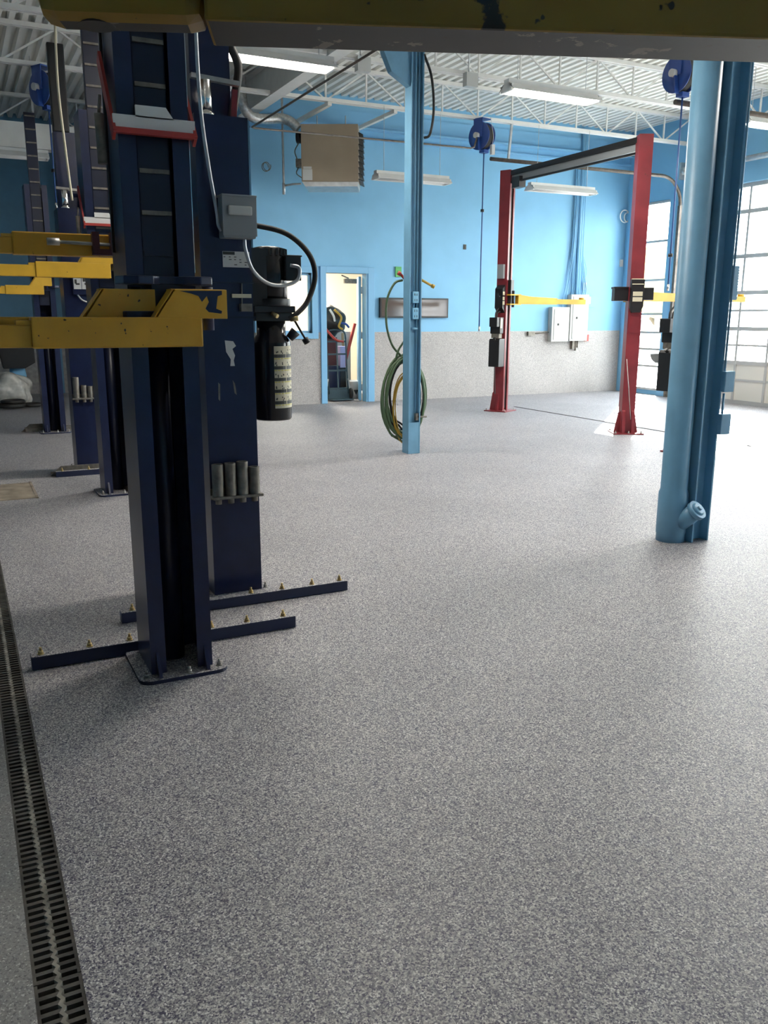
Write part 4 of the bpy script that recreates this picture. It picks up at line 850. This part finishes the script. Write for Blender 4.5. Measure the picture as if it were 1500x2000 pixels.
plate('switch_plate', 'white switch plate on the blue box beside the taller panel', 'switch', 11.71, 11.79, 1.80, 1.94, 'label_white', 0.06)
plate('alarm_box', 'small red and white alarm box beside the taller panel', 'alarm box', 11.70, 11.80, 1.05, 1.18, 'red_bright', 0.05)
plate('thermostat', 'small white box on the corner of the blue back wall', 'thermostat', 12.54, 12.61, 2.56, 2.70, 'label_white')
plate('cover_plate', 'tiny black opening in the blue wall above the display', 'plate', 8.74, 8.80, 2.77, 2.86, 'label_black', 0.012)
plate('outlet_plate', 'white outlet plate beside the black pump, under the window', 'outlet', 4.63+0.06, 4.63+0.15, 1.30, 1.44, 'label_white')
plate('exit_sign', 'small green sign left of the slender column', 'sign', 7.30, 7.42, 2.24, 2.42, 'green_sign', 0.03)
b = MB(); b.box(10.26, 10.42, YW-0.07, YW-0.012, 1.17, 1.25); b.cyl((10.42, YW-0.04, 1.215), (10.77, YW-0.05, 1.235), 0.012, 8); tag(b.build('disconnect_box', 'dirty_steel'), 'small dark outlet on a short conduit left of the panels', 'outlet')
b = MB(); b.box(11.36, 11.42, YW-0.08, YW-0.012, 0.90, 1.06).cyl((11.46, YW-0.05, 0.86), (11.46, YW-0.05, 1.06), 0.02, 8); b.cyl((11.51, YW-0.05, 0.92), (11.51, YW-0.05, 1.06), 0.015, 8); tag(b.build('cable_stubs', 'dirty_steel'), 'cut cable ends under the taller breaker panel', 'cable')
t = thing('wall_display', 'wide low black-framed display on the back wall behind the slender column', 'display', (7.69, YW-0.05, 1.5))
b = MB(); b.box(6.97, 8.40, YW-0.07, YW-0.002, 1.515, 1.87); b.build('frame', 'black', t, bevel=0.006)
b = MB(); b.box(7.00, 8.37, YW-0.073, YW-0.07, 1.545, 1.84); b.build('screen', 'screen', t)
b = MB(); b.tube(arc((12.55, YW-0.06, 3.55), 0.12, 0, 345, 24), 0.012, 8, closed=True); b.tube(arc((12.60, YW-0.09, 3.53), 0.09, 0, 345, 24), 0.01, 8, closed=True); tag(b.build('hose_ring', 'white_paint'), 'coil of white tubing hung in the corner beside the red post', 'tubing')

# ------------------------------------------------------------------ store room things seen through the doorway
t = thing('hand_truck', 'dark teal hand truck standing in the open doorway', 'hand truck', (6.35, 14.80, 0))
for x in (6.16, 6.55):
    b = MB(); b.tube([(x, 14.74, 0.12), (x, 14.80, 0.6), (x, 14.84, 1.15)], 0.016, 8); b.build('side_rail', 'truck_teal', t)
b = MB(); b.tube(spline([(6.16, 14.84, 1.12), (6.18, 14.85, 1.24), (6.26, 14.86, 1.29), (6.45, 14.86, 1.29), (6.53, 14.85, 1.24), (6.55, 14.84, 1.12)]), 0.016, 8); b.build('handle', 'truck_teal', t)
for z in (0.22, 0.55, 0.85, 1.08):
    b = MB(); b.bar((6.16, 14.74+z*0.09, z), (6.55, 14.74+z*0.09, z), 0.03, 0.03); b.build('cross_rail', 'truck_teal', t)
b = MB(); b.bar((6.355, 14.75, 0.15), (6.355, 14.82, 1.1), 0.022); b.build('centre_rail', 'truck_teal', t)
b = MB(); b.box(6.14, 6.57, 14.52, 14.74, 0.02, 0.035).box(6.14, 6.57, 14.735, 14.75, 0.02, 0.2); b.build('toe_plate', 'truck_teal', t)
for x in (6.10, 6.61):
    b = MB(); b.lathe((x, 14.80, 0.115), [(0.04, -0.03), (0.105, -0.028), (0.115, 0), (0.105, 0.028), (0.04, 0.03)], 20, 'x'); w_ = b.build('wheel', 'rubber', t)
    b = MB(); b.cyl((x-0.033, 14.80, 0.115), (x+0.033, 14.80, 0.115), 0.045, 14); b.build('wheel_hub', 'label_cream', w_)
    b = MB(); b.bar((x, 14.77, 0.12), (x+(0.05 if x < 6.3 else -0.05), 14.76, 0.4), 0.03, 0.012); b.build('wheel_guard', 'panel_grey', t)
def blob(name, label, cat, c, s, m, seed, sub=3, rough=0.18):
    bm = bmesh.new(); bmesh.ops.create_icosphere(bm, subdivisions=sub, radius=1.0); r = random.Random(seed)
    ph = [r.uniform(0, 6.28) for _ in range(9)]
    for v in bm.verts:
        k = 1+rough*(math.sin(v.co.x*4+ph[0])*math.sin(v.co.y*5+ph[1])+0.6*math.sin(v.co.z*7+ph[2]+v.co.x*3)+0.4*math.sin(v.co.y*11+ph[3]+v.co.z*5))
        v.co = Vector((c[0]+v.co.x*s[0]*k, c[1]+v.co.y*s[1]*k, max(c[2]+v.co.z*s[2]*k, 0.0)))
    me = D.meshes.new(name); bm.to_mesh(me); bm.free(); me.materials.append(MATS[m])
    for p in me.polygons: p.use_smooth = True
    o = D.objects.new(name, me); COL.objects.link(o); return tag(o, label, cat)
t = thing('tool_harness', 'dark bag with yellow and red straps piled on the hand truck', 'bag', (6.35, 15.0, 1.2))
o = blob('bag', '', '', (6.33, 15.0, 1.45), (0.27, 0.2, 0.27), 'black', 6, 4, 0.12)
for k in ('label', 'category'): del o[k]
o.parent = t; o.matrix_parent_inverse = Matrix.Translation((-6.35, -15.0, -1.2))
for k, (m, pts) in enumerate((('hose_yellow', [(6.3, 14.78, 1.66), (6.42, 14.74, 1.52), (6.38, 14.76, 1.36), (6.45, 14.74, 1.30)]), ('red_bright', [(6.06, 14.8, 1.42), (6.14, 14.74, 1.28), (6.3, 14.72, 1.12), (6.46, 14.74, 1.08)]), ('reel_blue', [(6.42, 14.76, 1.42), (6.5, 14.72, 1.40), (6.58, 14.76, 1.34)]), ('label_white', [(6.2, 14.76, 1.66), (6.26, 14.73, 1.55), (6.3, 14.76, 1.45)]))):
    b = MB(); b.tube(spline(pts), 0.022, 6); b.build('strap', m, t)
b = MB(); b.lathe((6.80, 15.0, 0), [(0.11, 0), (0.135, 0.30), (0.145, 0.31), (0.145, 0.34), (0.125, 0.34), (0.115, 0.05)], 24); bu = tag(b.build('bucket', 'paper'), 'white plastic bucket on the store room floor by the door', 'bucket')
b = MB(); b.prism([(6.72, 0.17), (6.82, 0.17), (6.77, 0.08)], 'y', 14.86, 14.87); b.build('printed_mark', 'label_black', bu)
b = MB(); b.bar((6.60, 15.40, 0.03), (7.02, 15.45, 1.40), 0.05, 0.03); tag(b.build('red_plank', 'red_bright'), 'red board leaning inside the doorway', 'board')
b = MB(); b.bar((6.72, 15.24, 0.02), (6.74, 15.42, 1.22), 0.04, 0.03); tag(b.build('wood_plank', 'cardboard'), 'pale wooden board leaning beside the red one', 'board')
b = MB(); b.box(6.57, 6.69, 15.15, 15.33, 0, 0.575); tag(b.build('storage_crate', 'black', bevel=0.01), 'black crate under the lilac carton in the store room', 'crate')
b = MB(); b.box(6.575, 6.685, 15.16, 15.30, 0.578, 0.98); tag(b.build('carton', 'lilac', bevel=0.004), 'lilac carton on the black crate in the store room', 'box')
b = MB(); b.box(6.62, 6.95, 15.5, 15.9, 0, 1.25); tag(b.build('crate_stack', 'panel_grey', bevel=0.01), 'grey crate standing behind the boards in the store room', 'crate')
b = MB(); b.box(6.55, 6.80, 15.45, 15.7, 1.26, 1.50); tag(b.build('carton', 'paper', bevel=0.005), 'pale carton on top of the grey crate', 'box')
b = MB(); b.box(6.0, 6.55, 15.1, 15.6, 0, 0.62); tag(b.build('storage_tote', 'navy', bevel=0.02), 'dark blue storage tote behind the hand truck', 'tote')
b = MB(); b.box(6.02, 6.5, 15.12, 15.6, 0.63, 1.15); tag(b.build('carton', 'maroon', bevel=0.01), 'dark red carton on the tote behind the hand truck', 'box')

# ------------------------------------------------------------------ far left corner
b = MB(); b.box(0.05, 0.52, 7.80, 8.56, -0.002, 0.006); b.box(0.5, 0.52, 7.78, 8.58, -0.002, 0.01); tag(b.build('floor_hatch', 'rust_plate'), 'worn steel hatch plate set in the floor at the left', 'hatch')
blob('plastic_bag', 'clear plastic rubbish bag lying by the far wall at the left', 'bag', (0.78, 16.25, 0.24), (0.34, 0.26, 0.32), 'plastic_clear', 3, 4, 0.12)
blob('plastic_bag', 'smaller bag of scraps at the left edge by the far wall', 'bag', (0.10, 16.6, 0.18), (0.26, 0.3, 0.24), 'plastic_clear', 8, 4, 0.14)
b = MB(); b.tube(arc((0.75, 15.7, 0.06), 0.2, 0, 350, 24, 'xy'), 0.035, 8, closed=True); b.tube(arc((0.78, 15.7, 0.12), 0.17, 0, 350, 24, 'xy'), 0.03, 8, closed=True); b.tube(arc((1.08, 15.75, 0.05), 0.14, 0, 350, 24, 'xy'), 0.03, 8, closed=True); tag(b.build('hose_pile', 'rubber'), 'black hose coiled on the floor before the plastic bag', 'hose')
t = thing('waste_bin', 'black tapered waste hopper on a blue stand at far left', 'bin', (0.95, 17.15, 0))
b = MB(); b.prism([(0.66, 1.02), (1.28, 1.02), (1.28, 0.70), (1.10, 0.60), (0.74, 0.60)], 'y', 16.9, 17.4); b.build('hopper', 'black', t, bevel=0.01)
b = MB(); b.box(0.60, 1.30, 16.86, 17.44, 1.02, 1.05); b.build('rim', 'panel_grey', t)
b = MB(); b.lathe((0.98, 17.15, 0), [(0.16, 0.0), (0.14, 0.2), (0.10, 0.3), (0.15, 0.45), (0.13, 0.60)], 18); b.build('stand', 'wall_blue', t)
# pipes, unlit fixture and white beam in the far left bay
b = MB(); b.box(-1.3, 4.5, 15.0, 15.25, 4.05, 4.42); tag(b.build('white_duct', 'steel_white'), 'white boxed duct across the far left bay', 'duct')
fixture(0.2, 1.5, 14.2, 3.78, 'unlit strip fixture in the far left bay', lit=False)
reel('hose_reel', 'hose reel hanging behind the left lift posts', (1.36, 12.66, 4.395), 3.0, 3.4, math.radians(30))

# ------------------------------------------------------------------ outside
b = MB(); b.box(XR+0.3, 90, -60, 60, -0.2, -0.04); struct(b.build('ground', 'asphalt'))
rnd = random.Random(31)
for k in range(7):
    y = -8+k*8.4+rnd.uniform(-0.5, 0.5); x = 34+rnd.uniform(-2, 5); h = rnd.uniform(4.5, 7)
    t = thing('tree', 'yellow-green tree outside the windows, %s' % ['rightmost of the row', 'second from the right', 'third from the right', 'middle of the row', 'third from the left', 'second from the left', 'leftmost, beyond the tall window'][k], 'tree', (x, y, 0), group='trees outside')
    b = MB(); b.cyl((x, y, -0.05), (x, y, h*0.5), 0.2, 10, 0.12); b.build('trunk', 'bark', t)
    o = blob('crown', '', '', (x, y, h*0.72), (2.6, 2.7, h*0.36), 'leaf_yellow', 40+k, 4, 0.16)
    for q in ('label', 'category'): del o[q]
    o.parent = t; o.matrix_parent_inverse = Matrix.Translation((-x, -y, 0))
def car(label, x, y, m):
    t = thing('parked_car', label, 'car', (x, y, 0))
    b = MB(); b.prism([(y-2.1, 0.3), (y+2.1, 0.3), (y+2.15, 0.75), (y+1.4, 0.88), (y-1.5, 0.92), (y-2.15, 0.8)], 'x', x-0.85, x+0.85); b.build('body', m, t, bevel=0.05)
    b = MB(); b.prism([(y-1.5, 0.9), (y+1.2, 0.88), (y+0.6, 1.42), (y-0.9, 1.45)], 'x', x-0.75, x+0.75); b.build('cabin', 'black_gloss', t, bevel=0.05)
    for yy in (y-1.35, y+1.35):
        for xx in (x-0.85, x+0.85):
            b = MB(); b.cyl((xx-0.1, yy, 0.28), (xx+0.1, yy, 0.28), 0.32, 18); b.build('wheel', 'rubber', t)
car('grey car parked outside the tall window', 21.5, 24.5, 'box_grey')
car('pale car parked outside the overhead door', 24.0, 17.5, 'panel_grey')
